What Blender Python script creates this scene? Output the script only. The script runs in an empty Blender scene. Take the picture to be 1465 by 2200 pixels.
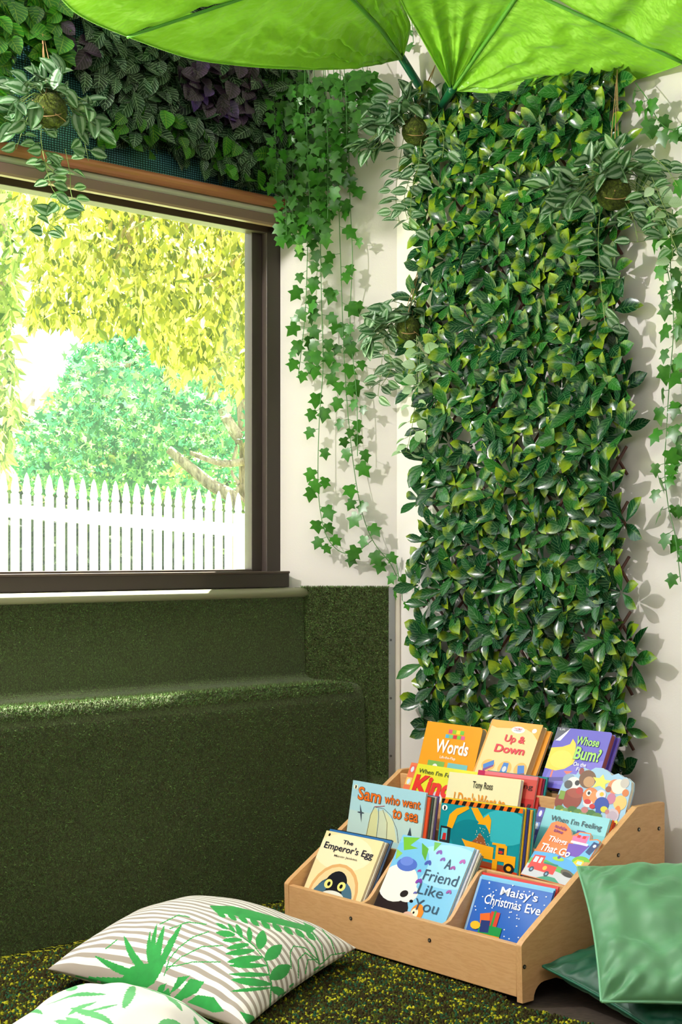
import bpy, math, random
import numpy as np
from mathutils import Vector, Matrix
random.seed(7); rng = np.random.default_rng(7)
sc = bpy.context.scene
C = sc.collection
PI = math.pi
# ------------------------------------------------------------------ camera
F, CX, HY, EYE = 3170.0, 732.5, 1187.0, 1.10
cd = bpy.data.cameras.new('camera'); cam = bpy.data.objects.new('camera', cd); C.objects.link(cam)
cam.location = (0, 0, EYE); cam.rotation_euler = (PI/2, 0, 0)
cd.sensor_fit = 'VERTICAL'; cd.sensor_height = 36; cd.lens = F/2200*36
cd.shift_y = (HY-1100)/2200.0
cd.clip_start = 0.05; cd.clip_end = 300
sc.camera = cam
sc.view_settings.view_transform = 'Standard'; sc.view_settings.look = 'None'
sc.view_settings.exposure = 0.66; sc.view_settings.gamma = 1; sc.view_settings.use_curve_mapping = False
# ------------------------------------------------------------------ light
w = bpy.data.worlds.new('world'); sc.world = w; w.use_nodes = True
bg = w.node_tree.nodes['Background']; bg.inputs[0].default_value = (0.93, 0.97, 1.0, 1); bg.inputs[1].default_value = 1.8
def lamp(name, kind, loc, energy, color, **kw):
    d = bpy.data.lights.new(name, kind); d.energy = energy; d.color = color
    for k, v in kw.items():
        if k not in ('to',): setattr(d, k, v)
    o = bpy.data.objects.new(name, d); C.objects.link(o); o.location = loc
    if 'to' in kw:
        o.rotation_euler = (Vector(kw['to'])-Vector(loc)).to_track_quat('-Z', 'Y').to_euler()
    return o
uW = np.array([.7494, .6621]); uT = np.array([.6621, -.7494]); nW = uT; nT = -uW
sdir = np.array([1.75*uW[0]-nW[0], 1.75*uW[1]-nW[1], 4.])     # towards the sun
lamp('sun', 'SUN', (3, 9, 8), 34, (1, .95, .84), angle=.01, to=tuple(np.array([3, 9, 8])-sdir))
lamp('track_spot', 'POINT', (-1.74, 3.34, 2.40), 112, (1, .95, .91), shadow_soft_size=.03)
lamp('fill_area_light', 'AREA', (.9, 1.2, 2.86), 31, (1, .95, .95), shape='RECTANGLE', size=2.2, size_y=2.0, to=(.9, 2.2, 0))  # added fill lamp out of view, lifts the general room light
lamp('fill_area_light', 'AREA', (-.6, .3, 2.86), 22, (.98, .97, 1), shape='RECTANGLE', size=1.6, size_y=1.6, to=(0, 2.5, .8))  # second added fill, aimed forward from near the camera
# ------------------------------------------------------------------ geometry of the place
A = np.array([-.204, 4.965]); SP = np.array([.998, -.0617]); B = A+SP*.392
nS = np.array([-.0617, -.998])
Cd = Vector((0, 0, EYE))
def ray(x, y): return np.array([(x-CX)/F, 1, -(y-HY)/F])
def on(x, y, p0, n, off=0.0):                     # pixel -> point on the vertical plane p0, normal n, moved off into the room
    r = ray(x, y); t = (np.dot(p0, n)+off)/np.dot(r[:2], n)
    return np.array([0, 0, EYE])+r*t
def onW(x, y, off=0.): return on(x, y, A, nW, off)
def onS(x, y, off=0.): return on(x, y, A, nS, off)
def onT(x, y, off=0.): return on(x, y, B, nT, off)
def at(x, y, d): return np.array([0, 0, EYE])+ray(x, y)*d
def W3(s, o, z): return np.array([*(A+uW*s+nW*o), z])
def T3(s, o, z): return np.array([*(B+uT*s+nT*o), z])
def S3(s, o, z): return np.array([*(A+SP*s+nS*o), z])
def px(P):
    P = np.asarray(P); return np.stack([CX+F*P[..., 0]/P[..., 1], HY-F*(P[..., 2]-EYE)/P[..., 1]], -1)
# ------------------------------------------------------------------ materials
MATS = {}
def lin(c):
    if isinstance(c, str): c = tuple(int(c[i:i+2], 16) for i in (0, 2, 4))
    return tuple(((v/255)/12.92 if v/255 <= .04045 else ((v/255+.055)/1.055)**2.4) for v in c[:3])+(1,)
class NT:
    def __init__(s, name):
        s.m = bpy.data.materials.new(name); s.m.use_nodes = True; s.t = s.m.node_tree; s.N = s.t.nodes
        s.b = s.N['Principled BSDF']; s.out = s.N['Material Output']
    def n(s, typ, ins=None, **kw):
        x = s.N.new(typ)
        for k, v in kw.items(): setattr(x, k, v)
        for k, v in (ins or {}).items():
            if isinstance(v, bpy.types.NodeSocket): s.t.links.new(v, x.inputs[k])
            else: x.inputs[k].default_value = v
        return x
    def set(s, k, v):
        if isinstance(v, bpy.types.NodeSocket): s.t.links.new(v, s.b.inputs[k])
        else: s.b.inputs[k].default_value = v
    def math(s, op, a, b=0., c=None, clamp=False):
        ins = {0: a, 1: b}
        if c is not None: ins[2] = c
        return s.n('ShaderNodeMath', ins, operation=op, use_clamp=clamp).outputs[0]
    def mix(s, f, a, b): 
        x = s.n('ShaderNodeMix', data_type='RGBA')
        for i, v in ((0, f), (6, a), (7, b)):
            if isinstance(v, bpy.types.NodeSocket): s.t.links.new(v, x.inputs[i])
            else: x.inputs[i].default_value = v
        return x.outputs[2]
    def noise(s, vec, scale, detail=3, rough=.5): return s.n('ShaderNodeTexNoise', {'Vector': vec, 'Scale': scale, 'Detail': detail, 'Roughness': rough}).outputs[0]
    def ramp(s, f, *stops):
        x = s.n('ShaderNodeValToRGB', {0: f}); e = x.color_ramp.elements
        while len(e) < len(stops): e.new(.5)
        for i, (p, c) in enumerate(stops): e[i].position = p; e[i].color = c if len(c) == 4 else lin(c)
        return x.outputs[0]
    def obj(s): return s.n('ShaderNodeTexCoord').outputs['Object']
    def uv(s):
        x = s.n('ShaderNodeSeparateXYZ', {0: s.n('ShaderNodeTexCoord').outputs['UV']}); return x.outputs[0], x.outputs[1]
    def attr(s, nm): return s.n('ShaderNodeAttribute', attribute_name=nm).outputs['Fac']
    def bump(s, h, dist=.002, st=1.): s.set('Normal', s.n('ShaderNodeBump', {'Height': h, 'Distance': dist, 'Strength': st}).outputs[0])
def flat(c, rough=.5, metal=0., name=None, spec=.5):
    key = (str(c), rough, metal, spec)
    if key not in MATS:
        x = NT(name or 'paint_%s' % (c if isinstance(c, str) else 'c')); x.set('Base Color', lin(c)); x.set('Roughness', rough); x.set('Metallic', metal)
        x.set('Specular IOR Level', spec); MATS[key] = x.m
    return MATS[key]
def wall_mat(name, c):
    x = NT(name); o = x.obj(); n = x.noise(o, 3, 4); x.set('Base Color', x.mix(x.math('MULTIPLY', n, .25), lin(c), lin(tuple(v*.93 for v in c))))
    x.set('Roughness', .6); x.bump(x.noise(o, 160, 3), .0006, .5); return x.m
M_WALL = wall_mat('painted_wall', (226, 219, 214)); M_CEIL = wall_mat('painted_ceiling', (232, 230, 226))
def turf_mat():
    x = NT('artificial_turf'); o = x.obj()
    a = x.noise(o, 420, 2, .7); b = x.noise(o, 170, 2, .6); c = x.noise(o, 9, 3)
    f = x.math('ADD', x.math('MULTIPLY', a, .65), x.math('MULTIPLY', b, .35))
    col = x.ramp(f, (.34, (44, 40, 20)), (.47, (70, 78, 38)), (.56, (80, 110, 50)), (.68, (140, 166, 90)))
    col = x.mix(x.math('MULTIPLY', c, .3), col, lin((64, 52, 30)))
    x.set('Base Color', col); x.set('Roughness', .75); x.set('Specular IOR Level', .25)
    x.set('Sheen Weight', .15); x.bump(f, .008, 1.); return x.m
M_TURF = turf_mat()
def carpet_mat():
    x = NT('speckled_loop_carpet'); o = x.obj()
    o2 = x.n('ShaderNodeVectorMath', {0: o, 1: x.n('ShaderNodeTexNoise', {'Vector': o, 'Scale': 60}).outputs[1]}, operation='MULTIPLY_ADD')
    o2.inputs[1].default_value = (1, 1, 1); 
    sc_ = x.n('ShaderNodeVectorMath', {0: x.n('ShaderNodeTexNoise', {'Vector': o, 'Scale': 90}).outputs[1], 3: .012}, operation='SCALE').outputs[0]
    v = x.n('ShaderNodeVectorMath', {0: o, 1: sc_}, operation='ADD').outputs[0]
    vo = x.n('ShaderNodeTexVoronoi', {'Vector': v, 'Scale': 130})
    hsv = x.n('ShaderNodeSeparateColor', {0: vo.outputs['Color']})
    patch = x.noise(o, 26, 2); f = x.math('ADD', x.math('MULTIPLY', hsv.outputs[0], .62), x.math('MULTIPLY', patch, .5))
    col = x.ramp(f, (.0, (24, 24, 10)), (.42, (38, 42, 18)), (.50, (36, 68, 40)), (.56, (64, 76, 26)), (.62, (120, 126, 30)), (.74, (178, 172, 40)), (.9, (206, 200, 70)))
    col.node.color_ramp.interpolation = 'CONSTANT'
    x.set('Base Color', col); x.set('Roughness', .95); x.set('Specular IOR Level', .1)
    x.bump(x.math('SUBTRACT', 1, x.math('MULTIPLY', vo.outputs['Distance'], 1.3)), .006, 1.); return x.m
M_CARPET = carpet_mat()
def floor_mat():
    x = NT('brown_carpet_tile'); o = x.obj(); mp = x.n('ShaderNodeMapping', {0: o}); mp.inputs['Scale'].default_value = (40, 260, 1); mp.inputs['Rotation'].default_value = (0, 0, .85)
    x.set('Base Color', x.ramp(x.noise(mp.outputs[0], 1, 3), (.3, (46, 38, 32)), (.7, (86, 72, 60)))); x.set('Roughness', .95); return x.m
M_FLOOR = floor_mat()
def wood_mat(rot=0):
    x = NT('beech_laminate'); o = x.obj(); mp = x.n('ShaderNodeMapping', {0: o}); mp.inputs['Scale'].default_value = (2.2, 14, 14) if rot == 0 else (14, 2.2, 10)
    n = x.noise(mp.outputs[0], 1.6, 4, .6); r = x.math('FRACT', x.math('MULTIPLY', n, 9))
    fine = x.noise(mp.outputs[0], 22, 3, .7)
    f = x.math('ADD', x.math('MULTIPLY', x.math('ABSOLUTE', x.math('SUBTRACT', r, .5)), .45), x.math('MULTIPLY', fine, .5))
    x.set('Base Color', x.ramp(f, (.1, (204, 152, 100)), (.42, (216, 168, 116)), (.75, (224, 178, 128)))); x.set('Roughness', .42); x.bump(fine, .0003, .3); return x.m
M_WOOD = wood_mat(0); M_WOOD2 = wood_mat(1)
def leafmat(name, kind):
    x = NT(name); u, v = x.uv(); r = x.attr('rnd'); a = x.math('ABSOLUTE', x.math('MULTIPLY', x.math('SUBTRACT', u, .5), 2))
    o = x.obj(); veinp = x.math('FRACT', x.math('MULTIPLY', x.math('SUBTRACT', v, x.math('MULTIPLY', a, .28)), 7.0))
    vein = x.math('LESS_THAN', x.math('ABSOLUTE', x.math('SUBTRACT', veinp, .5)), .09)
    mid = x.math('LESS_THAN', a, .05); ve = x.math('MAXIMUM', vein, mid)
    if kind == 'laurel':
        base = x.ramp(r, (0, (10, 52, 30)), (.5, (18, 76, 36)), (1, (44, 108, 36)))
        base = x.mix(x.math('MULTIPLY', ve, .3), base, lin((120, 170, 110)))
        k = x.math('ADD', x.math('MULTIPLY', v, .62), x.math('ADD', x.math('MULTIPLY', x.math('FRACT', x.math('MULTIPLY', r, 7.3)), .34), x.math('MULTIPLY', x.noise(o, 40, 2), .3)))
        k = x.ramp(k, (.79, (0, 0, 0)), (.98, (235, 235, 235))); col = x.mix(k, base, lin((144, 168, 26)))
        x.set('Roughness', .22); x.bump(ve, .0008, .4)
    elif kind == 'ivy':
        col = x.mix(x.math('MULTIPLY', x.noise(o, 55, 3), .55), x.ramp(r, (0, (14, 66, 26)), (1, (44, 122, 30))), lin((100, 164, 56)))
        x.set('Roughness', .3)
    elif kind == 'fittonia':
        col = x.mix(x.math('MULTIPLY', ve, .6), x.ramp(r, (0, (12, 34, 18)), (.6, (26, 66, 32)), (1, (22, 50, 28))), lin((168, 196, 160)))
        x.set('Roughness', .4)
    elif kind == 'bright':
        col = x.mix(x.math('MULTIPLY', ve, .35), x.ramp(r, (0, (16, 74, 18)), (1, (56, 132, 28))), lin((170, 200, 60)))
        x.set('Roughness', .35)
    elif kind == 'purple':
        col = x.mix(x.math('MULTIPLY', ve, .3), x.ramp(r, (0, (40, 30, 40)), (.75, (54, 38, 58)), (1, (92, 56, 150))), lin((150, 110, 160))); x.set('Roughness', .35)
    elif kind == 'striped':
        s_ = x.ramp(a, (.0, (0, 0, 0)), (.22, (0, 0, 0)), (.36, (255, 255, 255)), (.66, (255, 255, 255)), (.8, (0, 0, 0)))
        col = x.mix(x.math('MULTIPLY', s_, x.math('ADD', .35, x.math('MULTIPLY', x.math('FRACT', x.math('MULTIPLY', r, 5.1)), .5))), x.ramp(r, (0, (40, 88, 46)), (1, (84, 130, 74))), lin((190, 212, 186))); x.set('Roughness', .4)
    elif kind == 'pale':
        col = x.mix(x.math('MULTIPLY', ve, .3), x.ramp(r, (0, (150, 186, 130)), (1, (190, 214, 176))), lin((110, 150, 90))); x.set('Roughness', .45)
    elif kind.startswith('tree'):
        c = dict(treeyellow=((64, 78, 14), (136, 138, 28), (220, 214, 120)), treegreen=((22, 76, 48), (56, 124, 78), (130, 180, 100)), treehedge=((60, 90, 36), (116, 138, 56), (190, 198, 120)), treedark=((24, 34, 20), (44, 60, 30), (70, 84, 44)))[kind]
        col = x.ramp(r, (0, c[0]), (.5, c[1]), (1, c[2])); x.set('Roughness', .5); x.set('Specular IOR Level', .2)
    x.set('Base Color', col)
    tr = x.n('ShaderNodeBsdfTranslucent', {0: col}); f = .5 if kind.startswith('tree') else .18
    mx = x.n('ShaderNodeMixShader', {0: f, 1: x.b.outputs[0], 2: tr.outputs[0]}); x.t.links.new(mx.outputs[0], x.out.inputs[0]); return x.m
LM = {k: leafmat('leaf_'+k, k) for k in ('laurel', 'ivy', 'fittonia', 'bright', 'purple', 'striped', 'pale', 'treeyellow', 'treegreen', 'treehedge', 'treedark')}
# ------------------------------------------------------------------ objects
def tag(o, label=None, cat=None, group=None, kind=None):
    for k, v in (('label', label), ('category', cat), ('group', group), ('kind', kind)):
        if v: o[k] = v
    return o
def thing(name, label, cat, loc, group=None, M=None):
    o = bpy.data.objects.new(name, None); C.objects.link(o); o.empty_display_size = .05
    if M is not None: o.matrix_world = M
    else: o.location = tuple(loc)
    return tag(o, label, cat, group)
class MB:
    def __init__(s): s.v = []; s.f = []; s.mi = []; s.uv = None
    def add(s, vs, fs, mi=0, M=None):
        k = len(s.v)
        if M is not None: vs = [tuple(M @ Vector(p)) for p in vs]
        s.v += [tuple(map(float, p)) for p in vs]; s.f += [tuple(k+i for i in f) for f in fs]; s.mi += [mi]*len(fs)
    def box(s, lo, hi, mi=0, M=None):
        x0, y0, z0 = lo; x1, y1, z1 = hi
        s.add([(x0, y0, z0), (x1, y0, z0), (x1, y1, z0), (x0, y1, z0), (x0, y0, z1), (x1, y0, z1), (x1, y1, z1), (x0, y1, z1)],
              [(3, 2, 1, 0), (4, 5, 6, 7), (0, 1, 5, 4), (1, 2, 6, 5), (2, 3, 7, 6), (3, 0, 4, 7)], mi, M)
    def prism(s, pts, z0, z1, mi=0, M=None, axes=(0, 1, 2)):      # outline pts in plane, extruded along the third axis
        n = len(pts); vs = []
        for z in (z0, z1):
            for p in pts:
                q = [0, 0, 0]; q[axes[0]] = p[0]; q[axes[1]] = p[1]; q[axes[2]] = z; vs.append(tuple(q))
        s.add(vs, [tuple(range(n-1, -1, -1)), tuple(range(n, 2*n))]+[(i, (i+1) % n, n+(i+1) % n, n+i) for i in range(n)], mi, M)
    def tube(s, path, r, seg=8, mi=0, M=None):
        P = [np.array(p, float) for p in path]; vs = []; n = len(P)
        for i, p in enumerate(P):
            t = P[min(i+1, n-1)]-P[max(i-1, 0)]; t /= (np.linalg.norm(t)+1e-9)
            a = np.cross(t, (0, 0, 1)); 
            if np.linalg.norm(a) < .1: a = np.cross(t, (1, 0, 0))
            a /= np.linalg.norm(a); b = np.cross(t, a); rr = r[i] if hasattr(r, '__len__') else r
            vs += [tuple(p+(a*math.cos(k*2*PI/seg)+b*math.sin(k*2*PI/seg))*rr) for k in range(seg)]
        fs = [(i*seg+k, i*seg+(k+1) % seg, (i+1)*seg+(k+1) % seg, (i+1)*seg+k) for i in range(n-1) for k in range(seg)]
        fs += [tuple(range(seg-1, -1, -1)), tuple(range((n-1)*seg, n*seg))]; s.add(vs, fs, mi, M)
    def grid(s, G, mi=0, closed=False):
        nu, nv = len(G), len(G[0]); s.add([tuple(G[i][j]) for i in range(nu) for j in range(nv)],
              [(i*nv+j, (i+1)*nv+j, (i+1)*nv+j+1, i*nv+j+1) for i in range(nu-1) for j in range(nv-1)], mi)
    def build(s, name, mats, parent=None, smooth=False, world=False, bevel=0., recalc=True):
        me = bpy.data.meshes.new(name); me.from_pydata(s.v, [], s.f)
        for m in (mats if isinstance(mats, (list, tuple)) else [mats]): me.materials.append(m)
        me.polygons.foreach_set('material_index', s.mi)
        if smooth: me.polygons.foreach_set('use_smooth', [True]*len(s.f))
        me.update()
        if recalc:
            import bmesh
            bm = bmesh.new(); bm.from_mesh(me); bmesh.ops.recalc_face_normals(bm, faces=bm.faces); bm.to_mesh(me); bm.free()
        return link(name, me, parent, world, bevel)
def link(name, me, parent=None, world=False, bevel=0.):
    o = bpy.data.objects.new(name, me); C.objects.link(o)
    if parent is not None:
        o.parent = parent
        if world: o.matrix_parent_inverse = Matrix.Translation(-parent.location)
    if bevel:
        b = o.modifiers.new('bevel', 'BEVEL'); b.width = bevel; b.segments = 2; b.limit_method = 'ANGLE'
    return o
def struct(o): o['kind'] = 'structure'; return o
def unit(v): v = np.asarray(v, float); return v/(np.linalg.norm(v)+1e-12)
# ---- leaves: a template is (xy outline strips) -> verts (x width, y length, z), faces, uv
def t_oval(wmax=.5, peak=.5, n=5, tip=1.0):
    V, Fc, U = [], [], []
    for i in range(n+1):
        t = i/n; w_ = math.sin(PI*min(1, t**(math.log(.5)/math.log(peak))))**.8*.5*wmax*2 if 0 < t < 1 else (.04 if t == 0 else .0)
        for k in (-1, 0, 1): V.append((k*w_*.5, t, abs(k)*w_*.22)); U.append((.5+.5*k, t))
    for i in range(n):
        for k in (0, 1): Fc.append((i*3+k, i*3+k+1, i*3+k+4, i*3+k+3))
    return np.array(V), Fc, np.array(U)
T_LAUREL = t_oval(.42, .62, 6); T_OVAL = t_oval(.62, .48, 5); T_STR = t_oval(.6, .42, 6); T_ROUND = t_oval(.8, .45, 5)
def t_ivy():
    o = [(0, 0), (.22, -.10), (.46, .08), (.30, .30), (.56, .58), (.26, .62), (0, 1.02), (-.26, .62), (-.56, .58), (-.30, .30), (-.46, .08), (-.22, -.10)]
    V = [(0, .42, .0)]+[(x*.95, y, -.10*abs(x)-.08*(y-.4)**2) for x, y in o]
    return np.array(V), [(0, i+1, (i+1) % 12+1) for i in range(12)], np.array([(.5, .4)]+[(.5+x, y) for x, y in o])
T_IVY = t_ivy()
T_TREE = (np.array([(0, 0, 0), (.22, .45, .05), (0, 1, 0), (-.22, .45, .05)]), [(0, 1, 2, 3)], np.array([(.5, 0), (1, .5), (.5, 1), (0, .5)]))
def t_star():
    o = []
    for k in range(5):
        a = math.radians(-144+k*72*.999)+PI/2; o.append((math.cos(a-.5)*.2, math.sin(a-.5)*.2)); o.append((math.cos(a)*.55, math.sin(a)*.55))
    return np.array([(x, y+.5, 0) for x, y in o]), [tuple(range(10))], np.array([(.5+x, .5+y) for x, y in o])
T_STAR = t_star()
class Leaves:
    def __init__(s): s.V = []; s.F = []; s.U = []; s.R = []; s.n = 0
    def add(s, T, pos, d, nrm, L, curl=.0, wid=1., r=None):
        V, Fc, U = T; y = unit(d); z = np.asarray(nrm, float); z = unit(z-y*np.dot(z, y)); x = np.cross(y, z)
        P = V.copy(); P[:, 0] *= wid; P[:, 2] -= curl*P[:, 1]**2; P *= L
        s.V.append(P[:, :1]*x+P[:, 1:2]*y+P[:, 2:3]*z+np.asarray(pos)); s.F += [tuple(s.n+i for i in f) for f in Fc]
        s.U.append(U); s.R.append(np.full(len(V), random.random() if r is None else r)); s.n += len(V)
    def build(s, name, m, parent=None, world=True, smooth=True):
        me = bpy.data.meshes.new(name); me.from_pydata(np.concatenate(s.V).tolist(), [], s.F); me.materials.append(m)
        if smooth: me.polygons.foreach_set('use_smooth', [True]*len(s.F))
        U = np.concatenate(s.U); li = np.empty(len(me.loops), dtype=np.int32); me.loops.foreach_get('vertex_index', li)
        me.uv_layers.new(name='uv').data.foreach_set('uv', U[li].ravel())
        me.attributes.new('rnd', 'FLOAT', 'POINT').data.foreach_set('value', np.concatenate(s.R)); me.update()
        return link(name, me, parent, world)
def inpoly(P, poly):
    P = np.atleast_2d(P); x, y = P[:, 0], P[:, 1]; c = np.zeros(len(P), bool); n = len(poly)
    for i in range(n):
        x0, y0 = poly[i]; x1, y1 = poly[(i+1) % n]
        if y0 == y1: continue
        k = ((y0 > y) != (y1 > y)) & (x < (x1-x0)*(y-y0)/(y1-y0)+x0); c ^= k
    return c
def scatter(poly, step, jit=.45):
    xs = [p[0] for p in poly]; ys = [p[1] for p in poly]; out = []; j = 0; y = min(ys)
    while y < max(ys):
        x = min(xs)+(step/2 if j % 2 else 0)
        while x < max(xs):
            p = (x+random.uniform(-jit, jit)*step, y+random.uniform(-jit, jit)*step)
            if inpoly([p], poly)[0]: out.append(p)
            x += step
        y += step*.87; j += 1
    random.shuffle(out); return out
def spline(pts, n=6):
    P = [np.array(p, float) for p in pts]; out = []
    for i in range(len(P)-1):
        p0, p1, p2, p3 = P[max(i-1, 0)], P[i], P[i+1], P[min(i+2, len(P)-1)]
        for k in range(n):
            t = k/n; out.append(.5*((2*p1)+(-p0+p2)*t+(2*p0-5*p1+4*p2-p3)*t*t+(-p0+3*p1-3*p2+p3)*t**3))
    return out+[P[-1]]
n3 = lambda n: np.array([n[0], n[1], 0.])
X3, Z3 = np.array([1., 0, 0]), np.array([0, 0, 1.])
# ================================================================== THE ROOM
H_C = 2.95
def wallbox(name, f3, s0, s1, z0, z1, t=.12, mat=None):
    b = MB(); c = [f3(s0, 0, z0), f3(s1, 0, z0), f3(s1, -t, z0), f3(s0, -t, z0), f3(s0, 0, z1), f3(s1, 0, z1), f3(s1, -t, z1), f3(s0, -t, z1)]
    b.add(c, [(3, 2, 1, 0), (4, 5, 6, 7), (0, 1, 5, 4), (1, 2, 6, 5), (2, 3, 7, 6), (3, 0, 4, 7)])
    return b
def merge(bs):
    m = MB()
    for b in bs: m.add(b.v, b.f)
    return m
WL, WZ0, WZ1 = -2.7, 1.036, 2.30             # window: along the wall from WL to 0
SL = -4.6
struct(merge([wallbox('', W3, SL, .06, 0, WZ0), wallbox('', W3, SL, .06, WZ1, H_C), wallbox('', W3, SL, WL, WZ0, WZ1)]).build('wall_left', M_WALL))
struct(wallbox('', S3, 0, .392, 0, H_C, .1).build('wall_corner', M_WALL))
struct(wallbox('', T3, 0, 6.5, 0, H_C, .1).build('wall_right', M_WALL))
pL = A+uW*SL; pR = B+uT*6.5; pL2 = pL+nW*5.2; pR2 = pR+nT*4.0
def wall2(name, a, b_):
    b = MB(); d = unit(b_-a); n = np.array([d[1], -d[0]])*.1
    c = [(*a, 0), (*b_, 0), (*(b_-n), 0), (*(a-n), 0), (*a, H_C), (*b_, H_C), (*(b_-n), H_C), (*(a-n), H_C)]
    b.add(c, [(3, 2, 1, 0), (4, 5, 6, 7), (0, 1, 5, 4), (1, 2, 6, 5), (2, 3, 7, 6), (3, 0, 4, 7)]); return struct(b.build(name, M_WALL))
wall2('wall_side', pL2, pL); wall2('wall_back', pR2, pL2); wall2('wall_far_right', pR, pR2)
foot = [tuple(p) for p in (pL, A, B, pR, pR2, pL2)]
fo = [tuple(p) for p in (pL-nW*.12, A+uW*.1, B+np.array([.05, .05]), pR+uW*.1+uT*.1, pR2+uT*.1, pL2+nW*.1)]
b = MB(); b.prism(fo, -.06, -.012); struct(b.build('floor', M_FLOOR))
b = MB(); b.prism(fo, H_C, H_C+.08); struct(b.build('ceiling', M_CEIL))
# the speckled carpet, its edge running past the bookshelf's front corner
ca = at(1112, 2163, EYE*F/(2163-HY)); cb = at(1285, 2206, EYE*F/(2206-HY)); dcb = unit((cb-ca)[:2])
e1 = ca[:2]-dcb*.02; e2 = ca[:2]+dcb*2.2; carp = [tuple(pL+nW*.0), tuple(A), tuple(B), tuple(B+uT*.04), tuple(e1+np.array([.0, 0])), tuple(e2), tuple(e2-nW*0-uW*1.5), tuple(pL2)]
b = MB(); b.prism(carp, -.012, 0.0); o = b.build('speckled_carpet', M_CARPET); struct(o)
# carpet tufts: short loops standing on the carpet near the camera
def tuft_mat():
    x = NT('carpet_tuft'); r = x.attr('rnd')
    c = x.ramp(r, (.0, (50, 42, 24)), (.36, (60, 58, 26)), (.52, (40, 80, 54)), (.62, (70, 80, 26)), (.72, (164, 162, 36)), (.86, (208, 198, 50)))
    c.node.color_ramp.interpolation = 'CONSTANT'
    x.set('Base Color', c); x.set('Roughness', .95); x.set('Specular IOR Level', .1); return x.m
TV = []; TF = []; TR = []
poly_px = [(-15, 2075), (300, 2005), (700, 1950), (1005, 2100), (1125, 2165), (1290, 2207), (-15, 2207)]
from mathutils import noise as mnoise
hexo = [(math.cos(k*PI/2.5), math.sin(k*PI/2.5)) for k in range(5)]
st = .0072; y = 3.28
carp_a = np.array(carp)
while y < 4.75:
    x = -.95
    while x < .75:
        p = (x+random.uniform(-.4, .4)*st, y+random.uniform(-.4, .4)*st)
        q = px((p[0], p[1], 0.))
        if -8 < q[0] < 1473 and q[1] < 2208 and inpoly([p], carp)[0] and np.dot(np.array(p)-A, nW) > .285:
            n = mnoise.noise((p[0]*26, p[1]*26, 0))*.5+.5; r = min(.99, max(0, random.random()*.62+n*.5-.08))
            k = len(TV); hh = random.uniform(.004, .0085); rr = st*random.uniform(.5, .72); dx, dy = random.uniform(-.002, .002), random.uniform(-.002, .002)
            TV += [(p[0]+c*rr, p[1]+s_*rr, -.001) for c, s_ in hexo]+[(p[0]+c*rr*.7+dx, p[1]+s_*rr*.7+dy, hh*.75) for c, s_ in hexo]+[(p[0]+dx, p[1]+dy, hh)]
            TF += [(k+i, k+(i+1) % 5, k+5+(i+1) % 5, k+5+i) for i in range(5)]+[(k+5+i, k+5+(i+1) % 5, k+10) for i in range(5)]; TR += [r]*11
        x += st
    y += st
me = bpy.data.meshes.new('carpet_pile'); me.from_pydata(TV, [], TF); me.materials.append(tuft_mat())
me.polygons.foreach_set('use_smooth', [True]*len(TF)); me.attributes.new('rnd', 'FLOAT', 'POINT').data.foreach_set('value', TR); me.update()
tag(link('carpet_pile', me), 'looped green, yellow and brown pile covering the speckled carpet', 'carpet pile', kind='stuff')
# ---- window
M_FRAME = flat((72, 62, 57), .4, .1, 'bronze_aluminium'); M_FRAME2 = flat((98, 84, 76), .35, .4, 'bronze_aluminium_light')
def wbox(b, s0, s1, o0, o1, z0, z1, mi=0):
    c = [W3(s0, o0, z0), W3(s1, o0, z0), W3(s1, o1, z0), W3(s0, o1, z0), W3(s0, o0, z1), W3(s1, o0, z1), W3(s1, o1, z1), W3(s0, o1, z1)]
    b.add(c, [(3, 2, 1, 0), (4, 5, 6, 7), (0, 1, 5, 4), (1, 2, 6, 5), (2, 3, 7, 6), (3, 0, 4, 7)], mi)
win = thing('window_1', None, None, W3(-1, 0, WZ0)); win['kind'] = 'structure'
b = MB(); wbox(b, -.055, .012, -.075, -.004, WZ0, WZ1); wbox(b, -.098, -.055, -.07, -.03, WZ0+.0, WZ1); wbox(b, WL, WL+.09, -.075, -.004, WZ0, WZ1)
wbox(b, WL, .0, -.060, -.004, 2.168, WZ1); wbox(b, WL, -.055, -.07, -.03, WZ0-.002, WZ0+.008, 1)
b.build('window_frame', [M_FRAME, M_FRAME2], win, world=True, bevel=.002)
b = MB(); wbox(b, WL-.2, -.002, -.075, .05, .985, WZ0, 0); wbox(b, WL-.2, -.002, .046, .054, WZ0-.006, WZ0+.002, 1); b.build('window_sill', [M_FRAME, M_FRAME2], win, world=True, bevel=.002)
gx = NT('window_glass'); o_ = gx.obj()
tr = gx.n('ShaderNodeBsdfTransparent', {0: (.97, .99, .98, 1)}); gl = gx.n('ShaderNodeBsdfGlossy', {0: (1, 1, 1, 1), 'Roughness': .01})
df = gx.n('ShaderNodeBsdfTranslucent', {0: (.7, .9, .85, 1)})
fr = gx.n('ShaderNodeFresnel', {0: 1.45}); m1 = gx.n('ShaderNodeMixShader', {0: gx.math('MULTIPLY', fr.outputs[0], .12), 1: tr.outputs[0], 2: gl.outputs[0]})
dn = gx.math('MULTIPLY', gx.math('POWER', gx.noise(o_, 420, 2, .8), 3.), .12)
m2 = gx.n('ShaderNodeMixShader', {0: dn, 1: m1.outputs[0], 2: df.outputs[0]}); gx.t.links.new(m2.outputs[0], gx.out.inputs[0])
b = MB(); wbox(b, WL+.05, -.09, -.052, -.046, WZ0, WZ1-.03); b.build('window_pane', gx.m, win, world=True)
b = MB(); wbox(b, SL, .05, -.228, -.12, 2.40, 2.48); struct(b.build('sun_blocker', M_FRAME))  # unseen ledge added outside to keep high sun off the floor
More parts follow.
